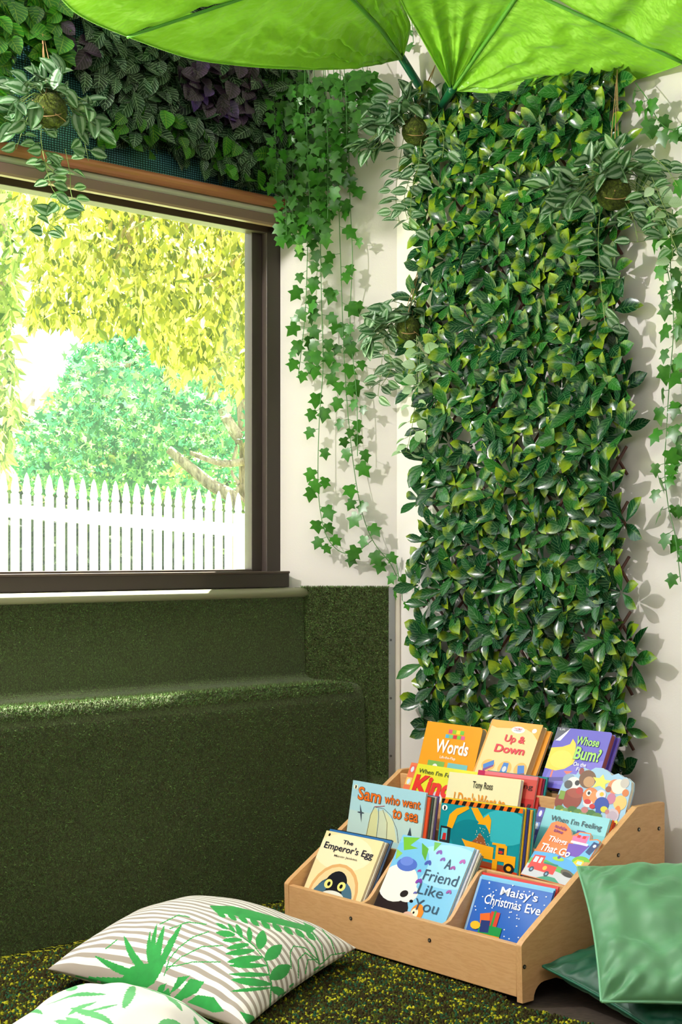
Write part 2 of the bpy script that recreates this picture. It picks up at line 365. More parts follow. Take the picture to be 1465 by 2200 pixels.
# ---- roller blind above the window
bl = thing('roller_blind', 'rolled up blind with bronze cassette and bottom rail above the window', 'blind', W3(-1, .05, 2.2))
def zW(x, y, off): return onW(x, y, off)[2]
zt, zm, zm2, zb = zW(612, 432, .08), zW(612, 446, .08), zW(612, 462, .09), zW(612, 485, .09)
def wprof(prof, s0, s1):                      # profile (offset, z) swept along the window wall
    b = MB(); n = len(prof); vs = [W3(s, o, z) for s in (s0, s1) for o, z in prof]
    b.add(vs, [tuple(range(n)), tuple(range(2*n-1, n-1, -1))]+[(i, n+i, n+(i+1) % n, (i+1) % n) for i in range(n)]); return b
def arc(o, z, r, a0, a1, n=8): return [(o+r*math.cos(math.radians(a0+(a1-a0)*i/n)), z+r*math.sin(math.radians(a0+(a1-a0)*i/n))) for i in range(n+1)]
s1 = -.03
hC = (zt-zb)
wprof([(.005, zt+.0)]+arc(.055, zt-.012, .026, 100, -40)+[(.06, zm+.0), (.005, zm)], -2.9, s1).build('cassette', flat((176, 112, 78), .3, .2, 'copper_brown'), bl, world=True, smooth=False)
wprof([(.01, zm)]+arc(.05, (zm+zm2)/2, (zm-zm2)/2+.001, 90, -90)+[(.01, zm2)], -2.9, s1).build('rolled_fabric', flat((206, 202, 178), .45, 0, 'blind_fabric'), bl, world=True, smooth=False)
wprof([(.004, zm2)]+[(.068, zm2), (.072, zm2-.004), (.072, zb+.006), (.066, zb), (.045, zb), (.045, zb+.03), (.004, zb+.03)], -2.9, s1).build('bottom_rail', flat((122, 96, 86), .4, 0, 'blind_rail'), bl, world=True)
b = MB(); 
for s_ in (s1, s1+.004): pass
wbox(b, s1-.002, s1+.004, .004, .066, zb-.002, zt-.002); b.build('end_cap', flat((120, 96, 84), .35, .3), bl, world=True)
# ---- turf bench under the window
ZS, ZB = 0.665, .958; OB, OS = .072, .205
bench = thing('turf_bench', 'built in bench covered in dark green artificial turf below the window', 'bench', W3(-1, .1, 0))
prof = [(0.001, 0.0), (OS+.028, 0.0), (OS+.012, ZS-.05)]+arc(OS-.025, ZS-.03, .033, 0, 80, 6)+[(OB+.03, ZS+.012)]+arc(OB+.028, ZS+.035, .022, -95, -180, 4)+[(OB, ZB), (.001, ZB)]
bb = wprof(prof, -3.2, .02)
# cut the end flush with the splayed wall: move the right end to that wall
n = len(prof); vs = list(bb.v); zTPa = 2.
for i, (o_f, z) in enumerate(prof):
    s_end = o_f*1.0/math.tan(math.acos(np.dot(uW, SP)))*1.0
    P = None
    # point A + uW*s + nW*o on the splay plane: dot(P-A, nS)=0
    s_ = ((.021 if z < zTPa else .001)-o_f*np.dot(nW, nS))/np.dot(uW, nS); vs[n+i] = tuple(W3(s_-.004, o_f, z))
bb.v = vs; bb.build('seat', M_TURF, bench, world=True)
# blades of turf standing along the seat edge and faces
b = MB(); pth = [W3(-3.2, OB-.006, ZB+.008), W3(-.001+.06, OB-.006, ZB+.008)]
b.tube(pth, .0165, 20); b.build('edge_roll', flat((184, 182, 152), .3, 0, 'cream_vinyl', ), bench, world=True, smooth=True)
# turf panel on the splayed wall
tp = thing('turf_wall_panel', 'green artificial turf panel beside the bench end', 'turf panel', S3(.2, .01, 0))
zTP = onS(700, 1262)[2]
b = MB(); s0, s1p = .02, S3(0, 0, 0)[0]
sR = (onS(837, 1300, .02)[0]-A[0])/SP[0]
c = [S3(.05, .001, 0), S3(sR, .001, 0), S3(sR, .02, 0), S3(.05, .02, 0), S3(.0+.05, .001, zTP), S3(sR, .001, zTP), S3(sR, .02, zTP), S3(.05, .02, zTP)]
b.add(c, [(3, 2, 1, 0), (4, 5, 6, 7), (0, 1, 5, 4), (1, 2, 6, 5), (2, 3, 7, 6), (3, 0, 4, 7)]); b.build('turf', M_TURF, tp, world=True)
b = MB(); sE = .392+.012
c = [S3(sR, .001, 0), S3(sE, .001, 0), S3(sE, .018, 0), S3(sR, .018, 0), S3(sR, .001, zTP), S3(sE, .001, zTP), S3(sE, .018, zTP), S3(sR, .018, zTP)]
b.add(c, [(3, 2, 1, 0), (4, 5, 6, 7), (0, 1, 5, 4), (1, 2, 6, 5), (2, 3, 7, 6), (3, 0, 4, 7)])
b.build('edge_board', flat((214, 204, 190), .5), tp, world=True, bevel=.004)
# aluminium corner strip with grooves and screws
ALU = flat((196, 198, 204), .28, .9, 'aluminium'); tr1 = thing('corner_strip', 'grooved aluminium strip screwed along the edge of the turf panel', 'metal strip', S3(sR, .02, 0))
b = MB(); w_ = .021
pr = []; nG = 6
for i in range(nG):
    x0 = sR-.002+w_*i/nG; pr += [(x0, .0225), (x0+w_/nG*.62, .0225), (x0+w_/nG*.62, .0205), (x0+w_/nG, .0205)]
pr = [(sR-.002, .0183)]+pr+[(sR-.002+w_, .0183)]
n = len(pr); vs = [S3(s_, o_f, z) for z in (.0, zTP+.002) for s_, o_f in pr]
b.add(vs, [tuple(range(n)), tuple(range(2*n-1, n-1, -1))]+[(i, (i+1) % n, n+(i+1) % n, n+i) for i in range(n)]); b.build('strip', ALU, tr1, world=True)
for yy in (1375, 1500, 1624):
    p = onS(839.5, yy, .0226); b = MB(); b.tube([p, p+n3(nS)*.002], .0042, 10); b.build('screw', flat((120, 120, 124), .3, .9), tr1, world=True)
# turf blades along the visible turf edges (fibres too many to count)
bl_ = Leaves(); TB = (np.array([(-.16, 0, 0), (.16, 0, 0), (.0, 1, 0)]), [(0, 1, 2)], np.array([(0, 0), (1, 0), (.5, 1)]))
def blades(f, n_, nr, L=.007):
    for _ in range(n_):
        p = f(); d = np.array(nr)+np.array([random.gauss(0, .5) for _ in range(3)]); bl_.add(TB, p, d, np.array([random.gauss(0, 1) for _ in range(3)])+1e-3, L*random.uniform(.6, 1.3))
sLm = -1.85
blades(lambda: S3(random.uniform(.07, sR), .02, random.uniform(.35, zTP)), 26000, n3(nS)+Z3*.5)
blades(lambda: S3(random.uniform(.07, sR), random.uniform(.002, .02), zTP), 1200, Z3*1.2)
blades(lambda: W3(random.uniform(sLm, .1), random.uniform(OB+.03, OS), ZS+.006), 16000, Z3)
def nose():
    a = random.uniform(0, 80); return W3(random.uniform(sLm, .14), OS-.025+.033*math.cos(math.radians(a)), ZS-.03+.033*math.sin(math.radians(a)))
blades(nose, 16000, n3(nW)*.5+Z3*.6)
blades(lambda: W3(random.uniform(sLm, .04), OB, random.uniform(ZS+.05, ZB-.01)), 30000, n3(nW)+Z3*.4)
def frontp():
    z = ZS-.05; t = random.random(); return W3(random.uniform(sLm, .17), OS+.012+(.016)*(1-t), z*t)
blades(frontp, 60000, n3(nW)+Z3*.3)
x = NT('turf_blade'); r = x.attr('rnd'); x.set('Base Color', x.ramp(r, (0, (84, 68, 38)), (.35, (68, 78, 36)), (.7, (78, 118, 54)), (1, (130, 170, 88)))); x.set('Roughness', .6)
o = bl_.build('turf_blades', x.m, bench, smooth=False); o['kind'] = 'stuff'
# ================================================================== CANOPIES
def fabric_mat(name, c, dark):
    x = NT(name); o = x.obj(); col = x.mix(x.noise(o, 2.5, 2), lin(c), lin(dark)); x.set('Base Color', col); x.set('Roughness', .34); x.set('Sheen Weight', .2)
    mp = x.n('ShaderNodeMapping', {0: o}); mp.inputs['Scale'].default_value = (2.5, 5, 5); n1 = x.noise(mp.outputs[0], 1.6, 4, .55); x.bump(n1, .05, .7)
    t = x.n('ShaderNodeBsdfTranslucent', {0: col}); mx = x.n('ShaderNodeMixShader', {0: .28, 1: x.b.outputs[0], 2: t.outputs[0]}); x.t.links.new(mx.outputs[0], x.out.inputs[0]); return x.m
M_FAB = fabric_mat('lime_nylon', (150, 214, 52), (136, 200, 36)); M_SEAM = flat((84, 150, 48), .4, 0, 'seam_green'); M_STEM = flat((12, 92, 62), .35, 0, 'dark_green_tube')
def patch(c1, c2, n=36, m=28, sag=.05, wr=.006, seed=0, apex=True):
    # ruled sheet between two edge curves sharing (or not) their first point, hanging with radial pulls
    a, b_ = [np.array(p) for p in c1], [np.array(p) for p in c2]
    def samp(c, t): 
        i = min(int(t*(len(c)-1)), len(c)-2); f = t*(len(c)-1)-i; return c[i]*(1-f)+c[i+1]*f
    G = []
    for i in range(n+1):
        s = i/n; row = []
        for j in range(m+1):
            t = j/m; p = samp(a, s)*(1-t)+samp(b_, s)*t
            env = math.sin(PI*t); ang = mnoise.noise((t*7+seed, seed*3.1, .2))*.6+mnoise.noise((t*17+seed, seed, 1.4))*.3+.35*math.sin(t*23+seed*2)
            q = p-Z3*sag*env*math.sin(PI*min(1, s*.9+.08))*(-1)
            fade = (1-s)**1.2*min(1, s*9); q = q+Z3*wr*ang*3.2*fade*env**.4
            q = q+Z3*wr*1.6*mnoise.noise((p[0]*9+seed, p[1]*9, 3.+seed))*env+Z3*wr*1.1*mnoise.noise(((p[0]+p[1])*24, (p[0]-p[1])*7, seed))*env
            row.append(q)
        G.append(row)
    b = MB(); b.grid(G); return b
def canopy(label, T, edge, E, mid, Mx, eo, mo, other, wall, seed):
    root = thing('leaf_canopy', label, 'leaf canopy', at(*T), group=None)
    e = [at(*p) for p in [T]+edge+[E]]; m_ = [at(*p) for p in [T]+mid+[Mx]]; ee = [at(*p) for p in [E]+eo]; mm = [at(*p) for p in [Mx]+mo]; ot = [at(*p) for p in [T]+other]
    full_m = m_+mm[1:]
    seam = [e[-1]*(1-k/8)+m_[-1]*k/8for k in range(9)]
    me_ = spline(e, 6); ms = spline(m_, 6)
    bs = [patch(me_, ms, 60, 48, .0, .012, seed)]
    # second panel beyond the cross seam
    bs.append(patch([seam[0]]+spline(ee, 5)[1:], [seam[-1]]+spline(mm, 5)[1:], 36, 30, .02, .010, seed+5))
    bs.append(patch(spline(full_m, 5), spline(ot, 5), 60, 36, .0, .012, seed+9))
    m2 = merge(bs); o = m2.build('fabric', M_FAB, root, smooth=True, world=True, recalc=False)
    b = MB(); b.tube([p-Z3*.004 for p in seam], .005, 8); b.build('cross_seam', M_SEAM, root, smooth=True, world=True)
    b = MB(); b.tube([p-Z3*.004 for p in spline(full_m, 5)], .007, 8); b.build('centre_rib', M_SEAM, root, smooth=True, world=True)
    b = MB(); b.tube(me_+spline(ee, 5)[1:], .0032, 6); b.tube(spline(ot, 5), .0032, 6); b.build('hem', M_FAB, root, smooth=True, world=True)
    b = MB(); b.tube([at(*T)+unit(at(*T)-wall)*.02, at(*T), wall], .0135, 12); b.build('stem', M_STEM, root, smooth=True, world=True)
canopy('lime green leaf shaped fabric canopy hanging over the window side', (864, 126, 4.80), [(750, 146, 4.62), (620, 147, 4.46), (500, 138, 4.33), (400, 122, 4.22)], (272, 77, 4.05),
       [(822, 66, 4.62), (775, 14, 4.42)], (700, -66, 4.15), [(190, 42, 3.92), (135, 0, 3.8), (40, -120, 3.5), (-20, -330, 3.1)], [(600, -200, 3.8), (430, -400, 3.2)],
       [(880, 62, 4.66), (872, 30, 4.6), (862, 0, 4.5), (840, -90, 4.3), (780, -200, 3.9), (700, -300, 3.5), (430, -400, 3.2)], onT(912, 203, .0), 1.)
canopy('bright lime leaf shaped fabric canopy above the leafy trellis', (970, 194, 4.58), [(1060, 198, 4.52), (1160, 201, 4.43), (1250, 194, 4.32), (1320, 180, 4.23), (1390, 163, 4.14)], (1472, 134, 4.0),
       [(1022, 118, 4.42), (1072, 46, 4.25)], (1122, -28, 4.08), [(1540, 80, 3.8), (1640, -60, 3.5), (1700, -300, 3.0)], [(1200, -140, 3.85), (1330, -420, 3.3)],
       [(936, 135, 4.44), (900, 70, 4.34), (862, 0, 4.2), (830, -100, 4.0), (860, -260, 3.7), (1330, -420, 3.3)], onT(944, 238, .0), 4.)
# ================================================================== GREENERY
def vine_leaf_frame(nrm, base_dir, tilt=.5):
    return unit(np.array(base_dir)+np.array([random.gauss(0, tilt*.5) for _ in range(3)])), unit(np.asarray(nrm)+np.array([random.gauss(0, tilt*.45) for _ in range(3)]))
# ---- expanding trellis with laurel leaves on the right hand wall
M_ROD = flat((82, 46, 34), .55, 0, 'brown_willow')
trel = thing('leafy_trellis', 'tall brown diamond trellis covered in glossy dark green leaves with yellow tips', 'trellis', onT(1130, 1680, .03))
TL, TR_, BR, BL = (905, 236), (1335, 128), (1372, 1672), (905, 1556)
def tre(u, v, off):                            # u across 0..1, v down 0..1
    x0 = TL[0]+(BL[0]-TL[0])*v; x1 = TR_[0]+(BR[0]-TR_[0])*v; y0 = TL[1]+(BL[1]-TL[1])*v; y1 = TR_[1]+(BR[1]-TR_[1])*v
    return onT(x0+(x1-x0)*u, y0+(y1-y0)*u, off)
b = MB(); NR, ND = 13, 7
rods = []
for k in range(-ND, NR+1):
    for sg in (0, 1):
        v0, v1 = k/NR, (k+ND*.93)/NR
        pts = []
        for i in range(9):
            t = .0+1.0*i/8; v = v0+(v1-v0)*t
            if -.035 <= v <= 1.03: pts.append(tre(.01+.97*(t if sg == 0 else 1-t), v, .022+.011*sg))
        if len(pts) > 1: b.tube(pts, .0046, 7)
o = b.build('lattice', M_ROD, trel, smooth=True, world=True)
L = Leaves(); tips = []
NU, NV = 10, 31
for j in range(NV+1):
    for i in range(NU+1):
        u = (i+(.5 if j % 2 else 0)+random.uniform(-.3, .3))/NU; v = (j+random.uniform(-.3, .3))/NV
        if u > 1.01: continue
        u = .012+u*.975
        c = tre(u, v, random.uniform(.03, .05)); out = n3(nT)
        k = random.choice((5, 6, 6, 7)); a0 = random.uniform(0, 6.28); lean = random.uniform(-.5, .5)
        for q in range(k):
            a = a0+q*6.283/k+random.uniform(-.35, .35); radial = n3(uT)*math.cos(a)+Z3*math.sin(a)
            d = unit(radial*1.+out*random.uniform(.15, .95)+Z3*.25+n3(uT)*lean*.3)
            nn = unit(out*1.0-radial*random.uniform(.1, .7)+np.array([random.gauss(0, .25) for _ in range(3)]))
            L.add(T_LAUREL, c+d*.006, d, nn, random.uniform(.064, .096)*1.05, curl=random.uniform(.02, .35), wid=random.uniform(.9, 1.2))
L.build('foliage', LM['laurel'], trel)
# ---- mesh cloth and leaf wall over the window
x = NT('turquoise_shade_mesh'); o_ = x.obj()
mp = x.n('ShaderNodeMapping', {0: o_}); mp.inputs['Rotation'].default_value = (0, 0, -math.atan2(uW[1], uW[0]))
s_ = x.n('ShaderNodeSeparateXYZ', {0: mp.outputs[0]})
hx = x.math('SINE', x.math('MULTIPLY', x.math('ADD', s_.outputs[0], x.math('MULTIPLY', x.noise(o_, 30, 2), .01)), 700)); hz = x.math('SINE', x.math('MULTIPLY', s_.outputs[2], 900))
x.set('Base Color', x.mix(x.math('GREATER_THAN', x.math('MULTIPLY', x.math('ADD', hx, 1.1), x.math('ADD', hz, .6)), .8), lin((14, 48, 48)), lin((96, 168, 170)))); x.set('Roughness', .5)
mc = thing('shade_mesh', 'turquoise woven shade mesh fixed to the wall above the window', 'mesh cloth', W3(-1, .01, 2.4))
b = MB(); wbox(b, -3.0, -.03, .004, .008, zt+.028, 2.9); b.build('mesh', x.m, mc, world=True)
def leafwall(name, label, regions, z=2.4):
    root = thing(name, label, 'leaf panel', onW(*regions[0][1][0], .03)); sets = {}
    for kind, poly, step, size, off in regions:
        T = {'fittonia': T_OVAL, 'bright': T_ROUND, 'purple': T_ROUND, 'ivy': T_IVY}[kind]; Ls = sets.setdefault(kind, Leaves())
        for p in scatter(poly, step):
            q = onW(p[0], p[1], random.uniform(*off)); a = random.gauss(-PI/2, .8); d = n3(uW)*math.cos(a)+Z3*math.sin(a)+n3(nW)*random.uniform(0, .8)
            d, nn = vine_leaf_frame(n3(nW)*1.+Z3*.35, d, .5); sz = size*random.uniform(.75, 1.2)
            Ls.add(T, q-d*sz*.5, d, nn, sz, curl=random.uniform(0, .35))
    for k, Ls in sets.items():
        nm = {'fittonia': 'veined_leaves', 'bright': 'round_leaves', 'purple': 'purple_leaves', 'ivy': 'ivy_leaves'}[k]
        Ls.build(nm, LM[k], root)
    # net of thin stems the leaves are clipped to
    b = MB()
    for _ in range(60):
        p = random.choice(scatter_cache := scatter(regions[0][1], 60)); q = onW(p[0], p[1], .02)
        b.tube([q, q+n3(uW)*random.uniform(-.06, .06)-Z3*random.uniform(.03, .1)+n3(nW)*.02], .0016, 5)
    b.build('stems', flat((66, 92, 40), .6), root, world=True); return root
leafwall('artificial_hedge', 'panel of glossy bright green leaves at the top left corner', [
    ('bright', [(-70, -60), (165, -60), (150, 60), (165, 130), (130, 175), (60, 110), (20, 95), (22, 300), (-70, 330)], 20, .074, (.03, .10)),
    ('bright', [(-60, 240), (30, 270), (30, 330), (-60, 300)], 26, .05, (.03, .07))])
leafwall('artificial_hedge', 'panel of dark veined, round and purple leaves above the window', [
    ('fittonia', [(160, -40), (900, -40), (700, 60), (612, 400), (560, 405), (470, 360), (400, 330), (330, 305), (215, 300), (165, 150), (180, 70), (160, 20)], 17, .072, (.02, .10)),
    ('bright', [(210, 225), (330, 245), (430, 270), (600, 330), (600, 425), (520, 400), (430, 345), (330, 335), (215, 320)], 30, .058, (.06, .11)),
    ('purple', [(140, 60), (210, 80), (215, 140), (165, 145)], 25, .06, (.06, .10)),
    ('purple', [(385, 140), (540, 140), (560, 200), (520, 270), (440, 250), (400, 200)], 20, .062, (.08, .12)),
    ('fittonia', [(180, 235), (600, 330), (612, 420), (500, 395), (330, 330), (220, 320)], 23, .062, (.02, .08))])
# ---- ivy
def ivy(label, pts, f, nrm, leafstep=.05, size=.058, off=(.03, .06), group=None, dense=1., seg=6, skip=0., ax=None):
    P = spline([f(x_, y_, random.uniform(*off)) for x_, y_ in pts], seg); root = thing('ivy_strand', label, 'ivy strand', P[0], group)
    ax = n3(uT) if ax is None else ax
    b = MB(); b.tube(P, .0014, 5); L = Leaves(); acc = 0; side = 1; total = 0
    for i in range(1, len(P)):
        sl = np.linalg.norm(P[i]-P[i-1]); acc += sl; total += sl
        while acc > leafstep and total > skip:
            acc -= leafstep*random.uniform(.7, 1.3); side = -side
            for q in range(1 if random.random() > dense-1 else 2):
                sd = side if q == 0 else -side
                base = P[i]; d0 = unit(ax*sd*random.uniform(.7, 1.1)+Z3*random.uniform(-.5, .2)+nrm*random.uniform(.0, .5)); e = base+d0*random.uniform(.018, .03)
                b.tube([base, (base+e)/2-Z3*.002, e], .0008, 4)
                d, nn = vine_leaf_frame(nrm+Z3*.25, ax*sd*random.uniform(-.2, .5)-Z3*1., .6); sz = size*random.uniform(.75, 1.15)
                L.add(T_IVY, e-d*.002, d, nn, sz*.70, curl=random.uniform(0, .25))
    b.build('vine', flat((74, 128, 60), .5, 0, 'vine_stem'), root, world=True)
    if L.n: L.build('leaves', LM['ivy'], root)
    return root
aS = X3
ivy('leftmost short ivy strand hanging on the white wall beside the window frame', [(672, 280), (664, 420), (660, 560), (655, 680), (640, 812)], onS, n3(nS), .036, .066, dense=1.3, ax=aS)
ivy('long ivy strand whose tail curls up to the right above the turf', [(690, 290), (688, 450), (690, 620), (694, 780), (686, 900), (683, 1030), (690, 1110), (706, 1160), (735, 1187), (768, 1184), (800, 1160)], onS, n3(nS), .05, .07, dense=1.25, ax=aS)
ivy('longest ivy strand reaching the corner above the bookshelf', [(728, 280), (728, 430), (733, 600), (738, 740), (745, 860), (757, 980), (775, 1090), (800, 1160), (838, 1210), (852, 1238)], onS, n3(nS), .052, .07, dense=1.25, ax=aS)
ivy('ivy tip trailing over the wall corner beside the trellis', [(852, 1215), (857, 1240), (862, 1262), (864, 1290)], onT, n3(nT), .03, .055, ax=n3(uT))
ivy('thin ivy strand with sparse leaves nearest the wall corner', [(748, 280), (752, 430), (757, 560), (752, 700), (766, 850), (768, 980)], onS, n3(nS), .085, .062, ax=aS, skip=.05)
dense_x = [(612, 505), (628, 520), (645, 500), (660, 480), (680, 500), (704, 470), (722, 400), (745, 395), (640, 330), (590, 400), (765, 250), (700, 330), (668, 400), (735, 300)]
for i, (xx, yb) in enumerate(dense_x):
    if xx < 600: f, nn, ax = onW, n3(nW), n3(uW)
    else: f, nn, ax = onS, n3(nS), aS
    ivy('ivy strand in the dense bunch beside the blind end', [(xx-6, 140), (xx, (140+yb)/2), (xx+random.uniform(-8, 8), yb)], f, nn, .032, .066, (.03, .12), 'dense bunch of ivy at the end of the blind', 1.5, ax=ax)
ivy('ivy sprig with a large drooping leaf beside the wall corner top', [(775, 130), (785, 165), (800, 190), (805, 240)], onS, n3(nS), .03, .085, (.05, .1), dense=1.6, ax=aS)
ivy('long ivy strand hanging down the right edge beside the trellis', [(1445, 450), (1440, 560), (1447, 700), (1438, 820), (1432, 920), (1428, 1010), (1436, 1090), (1450, 1150), (1462, 1250)], onT, n3(nT), .05, .07, dense=1.5)
ivy('ivy strand draped from the trellis top towards the right edge', [(1365, 178), (1392, 215), (1412, 255), (1440, 278), (1475, 265)], onT, n3(nT), .032, .066, (.05, .08), dense=1.5)
ivy('ivy strand partly cut by the right edge of the view', [(1478, 330), (1472, 520), (1478, 700), (1470, 900), (1476, 1080), (1468, 1200)], onT, n3(nT), .05, .07, dense=1.5)
ivy('short ivy strand over the upper right trellis leaves', [(1395, 430), (1418, 500), (1430, 560), (1445, 640)], onT, n3(nT), .04, .062, (.08, .1), dense=1.5)
ivy('small ivy sprig between the two canopies', [(884, 40), (886, 62), (888, 92)], onT, n3(nT), .03, .06, (.02, .04))
# ---- hanging moss balls with striped leaves
x = NT('moss'); o_ = x.obj(); n_ = x.noise(o_, 120, 4, .8); x.set('Base Color', x.ramp(n_, (.3, (30, 34, 12)), (.55, (86, 100, 26)), (.75, (150, 160, 50)))); x.set('Roughness', 1.); x.bump(n_, .01, 1.); M_MOSS = x.m
M_TWINE = flat((176, 138, 96), .8, 0, 'twine'); M_VST = flat((128, 150, 84), .55, 0, 'trailing_stem')
def moss_ball(label, f, nrm, cx, cy, r, hang, spread, trails, off, kind='striped', paletrail=(), axis=None, up=1.):
    c = f(cx, cy, off); root = thing('hanging_moss_ball_plant', label, 'hanging plant', c)
    G = []; b = MB()
    for i in range(17):
        th = PI*i/16; row = []
        for j in range(25):
            ph = 2*PI*j/24; d = np.array([math.sin(th)*math.cos(ph), math.sin(th)*math.sin(ph), math.cos(th)]); rr = r*(1+.06*mnoise.noise(tuple(d*3+c)))
            row.append(c+d*rr)
        G.append(row)
    b.grid(G); b.build('moss_ball', M_MOSS, root, smooth=True, world=True)
    b = MB(); top = f(hang[0], hang[1], max(.015, off*.5))
    for k in range(3):
        a = k*2.1+.4; e = c+np.array([math.cos(a), math.sin(a), -.15])*r*1.02; b.tube([top, c+Z3*(r*1.25)+(e-c)*.35, e], .0013, 5)
    for k in range(2):
        a = k*1.4; b.tube([c+r*1.03*(np.array([math.cos(t+a), math.sin(t+a), 0])*math.cos(.5-k)+Z3*math.sin(t*1.0)*.55) for t in np.linspace(0, 2*PI, 22)], .0013, 5)
    b.build('twine', M_TWINE, root, world=True)
    L = Leaves(); L2 = Leaves(); b = MB(); ax = X3 if axis is None else axis
    for k in range(spread[0]):
        a = random.uniform(-.75, PI+.75); rad = random.uniform(.22, 1.)*spread[1]; e = c+Z3*r*.5*up+ax*math.cos(a)*rad+Z3*math.sin(a)*rad*.62*up+nrm*random.uniform(-.015, .07)-Z3*.35*rad*abs(math.cos(a))
        if (e-c)[2] < r*.8 and abs(np.dot(e-c, ax)) < r*1.4: continue
        st_ = c+Z3*r*.8+ax*random.uniform(-.4, .4)*r; b.tube([st_, (st_+e)/2+Z3*.02, e], .0012, 5)
        for q in range(random.choice((1, 2, 2))):
            d = unit((e-c)*.8+Z3*random.gauss(-.03, .06)+ax*random.gauss(0, .08)+nrm*random.gauss(.02, .04)); nn = unit(nrm+Z3*.5+np.array([random.gauss(0, .45) for _ in range(3)]))
            L.add(T_STR, e-d*.01, d, nn, random.uniform(.052, .078), curl=random.uniform(0, .3))
    for ti, (pts, lk) in enumerate(trails):
        P = spline([f(x_, y_, off+random.uniform(-.01, .02)) for x_, y_ in pts], 6); b.tube(P, .0011, 5); acc = 0; side = 1
        for i in range(1, len(P)):
            acc += np.linalg.norm(P[i]-P[i-1])
            if acc > .024:
                acc = 0; side = -side
                for sd in (side, -side)[:random.choice((1, 2))]:
                    d = unit(ax*sd+Z3*random.uniform(-.9, .3)+nrm*random.uniform(-.1, .5)); e = P[i]+d*random.uniform(.004, .022)
                    b.tube([P[i], e], .0008, 4); nn = unit(nrm+Z3*.4+np.array([random.gauss(0, .4) for _ in range(3)]))
                    (L2 if lk == 'pale' else L).add(T_ROUND if lk == 'pale' else T_STR, e, d, nn, random.uniform(.032, .05) if lk == 'pale' else random.uniform(.04, .06), curl=.1)
    b.build('stems', M_VST, root, world=True)
    L.build('striped_leaves', LM['striped'], root)
    if L2.n: L2.build('pale_leaves', LM['pale'], root)
moss_ball('moss ball with striped trailing leaves hanging in front of the blind', onW, n3(nW), 105, 238, .052, (90, 60), (44, .155), [
    ([(95, 240), (88, 290), (95, 340), (110, 400), (130, 440), (100, 500)], 's'), ([(150, 230), (172, 270), (185, 320), (190, 345)], 's'),
    ([(140, 320), (150, 370), (152, 410), (160, 440)], 's'), ([(60, 250), (45, 290), (35, 320)], 's'), ([(88, 300), (98, 350), (125, 375)], 's')], .16, axis=n3(uW))
moss_ball('moss ball with striped leaves hanging beside the canopy stems', onT, n3(nT), 893, 282, .045, (935, 140), (60, .15), [
    ([(868, 290), (858, 350), (850, 420), (858, 480)], 's'), ([(890, 320), (880, 380), (868, 430), (875, 470)], 's'), ([(925, 250), (952, 290), (950, 340)], 's'), ([(905, 300), (898, 360), (885, 410), (880, 490)], 's')], .09, up=1.15)
moss_ball('lowest moss ball plant hanging left of the trellis', onT, n3(nT), 877, 706, .039, (916, 520), (34, .118), [
    ([(850, 680), (828, 700), (822, 760), (812, 850)], 's'), ([(845, 690), (832, 740), (840, 790), (818, 830)], 's'), ([(812, 690), (800, 720), (798, 740)], 's'),
    ([(895, 720), (896, 790), (892, 850), (888, 900), (878, 950), (872, 970)], 'pale'), ([(905, 740), (900, 800), (910, 830)], 'pale'), ([(920, 740), (930, 780)], 's')], .085)
moss_ball('moss ball with white striped leaves at the upper right of the trellis', onT, n3(nT), 1318, 415, .048, (1326, 150), (64, .175), [
    ([(1290, 440), (1285, 520), (1290, 600), (1300, 700)], 's'), ([(1340, 430), (1360, 470), (1370, 520)], 's'), ([(1400, 380), (1420, 430), (1440, 480), (1445, 560)], 'pale'), ([(1380, 400), (1400, 440), (1425, 470), (1455, 540)], 's'), ([(1395, 330), (1430, 360), (1455, 400)], 's')], .12)
# ================================================================== BOOKSHELF
P1 = np.array([.44, 3.595]); P2 = np.array([-.1647, 4.2785]); SW, SD = .9126, .577
MS = Matrix(((uT[0], uW[0], 0, P2[0]), (uT[1], uW[1], 0, P2[1]), (0, 0, 1, 0), (0, 0, 0, 1)))
shelf = thing('book_display_shelf', 'low stepped beech book display with twelve pockets of picture books', 'bookshelf', None, M=MS)
TH = .018
def parc(cx_, cz_, r, a0, a1, n=5): return [(cx_+r*math.cos(math.radians(a0+(a1-a0)*i/n)), cz_+r*math.sin(math.radians(a0+(a1-a0)*i/n))) for i in range(n+1)]
side = [(0.004, 0), (.045, 0)]+parc(.085, .0, .04, 180, 90, 5)+parc(.49, 0, .04, 90, 0, 5)+[(SD, 0), (SD, .424)]+parc(SD-.006, .422, .006, 0, 90, 3)+parc(.463, .408, .02, 90, 135, 3)+[(.012, .152)]+parc(.008, .138, .008, 135, 180, 3)
for x0 in (0, SW-TH):
    b = MB(); b.prism(side, x0, x0+TH, 0, None, (1, 2, 0)); sp_ = b.build('side_panel', M_WOOD2, shelf, bevel=.0025)
b = MB(); b.box((TH, .002, .012), (SW-TH, TH+.002, .139)); b.build('front_panel', M_WOOD, shelf, bevel=.002)
tiers = [(.18, .256), (.27, .312), (.36, .368), (.447, .418)]
for (y_, z_) in tiers:
    b = MB(); b.box((TH, y_, .02), (SW-TH, y_+.012, z_)); b.build('tier_panel', M_WOOD, shelf, bevel=.002)
b = MB(); b.box((TH, SD-.012, .02), (SW-TH, SD, .405)); b.build('back_panel', M_WOOD, shelf, bevel=.002)
FZ = [.066, .13, .19, .25, .36]; ys = [0.02, .195, .285, .375, .462, SD-.003]
for k in range(5):
    b = MB(); b.box((TH, ys[k]-.003, FZ[k]-.01), (SW-TH, ys[k+1]-.015 if k < 4 else SD-.012, FZ[k])); b.build('pocket_base', M_WOOD, shelf)
dv = [(.02, .03), (.02, .137), (.03, .138)]+[(.045, .143), (.06, .156), (.08, .178), (.155, .252), (.165, .256)]
dv2 = dv+[(.18, .256), (.18, .03)]
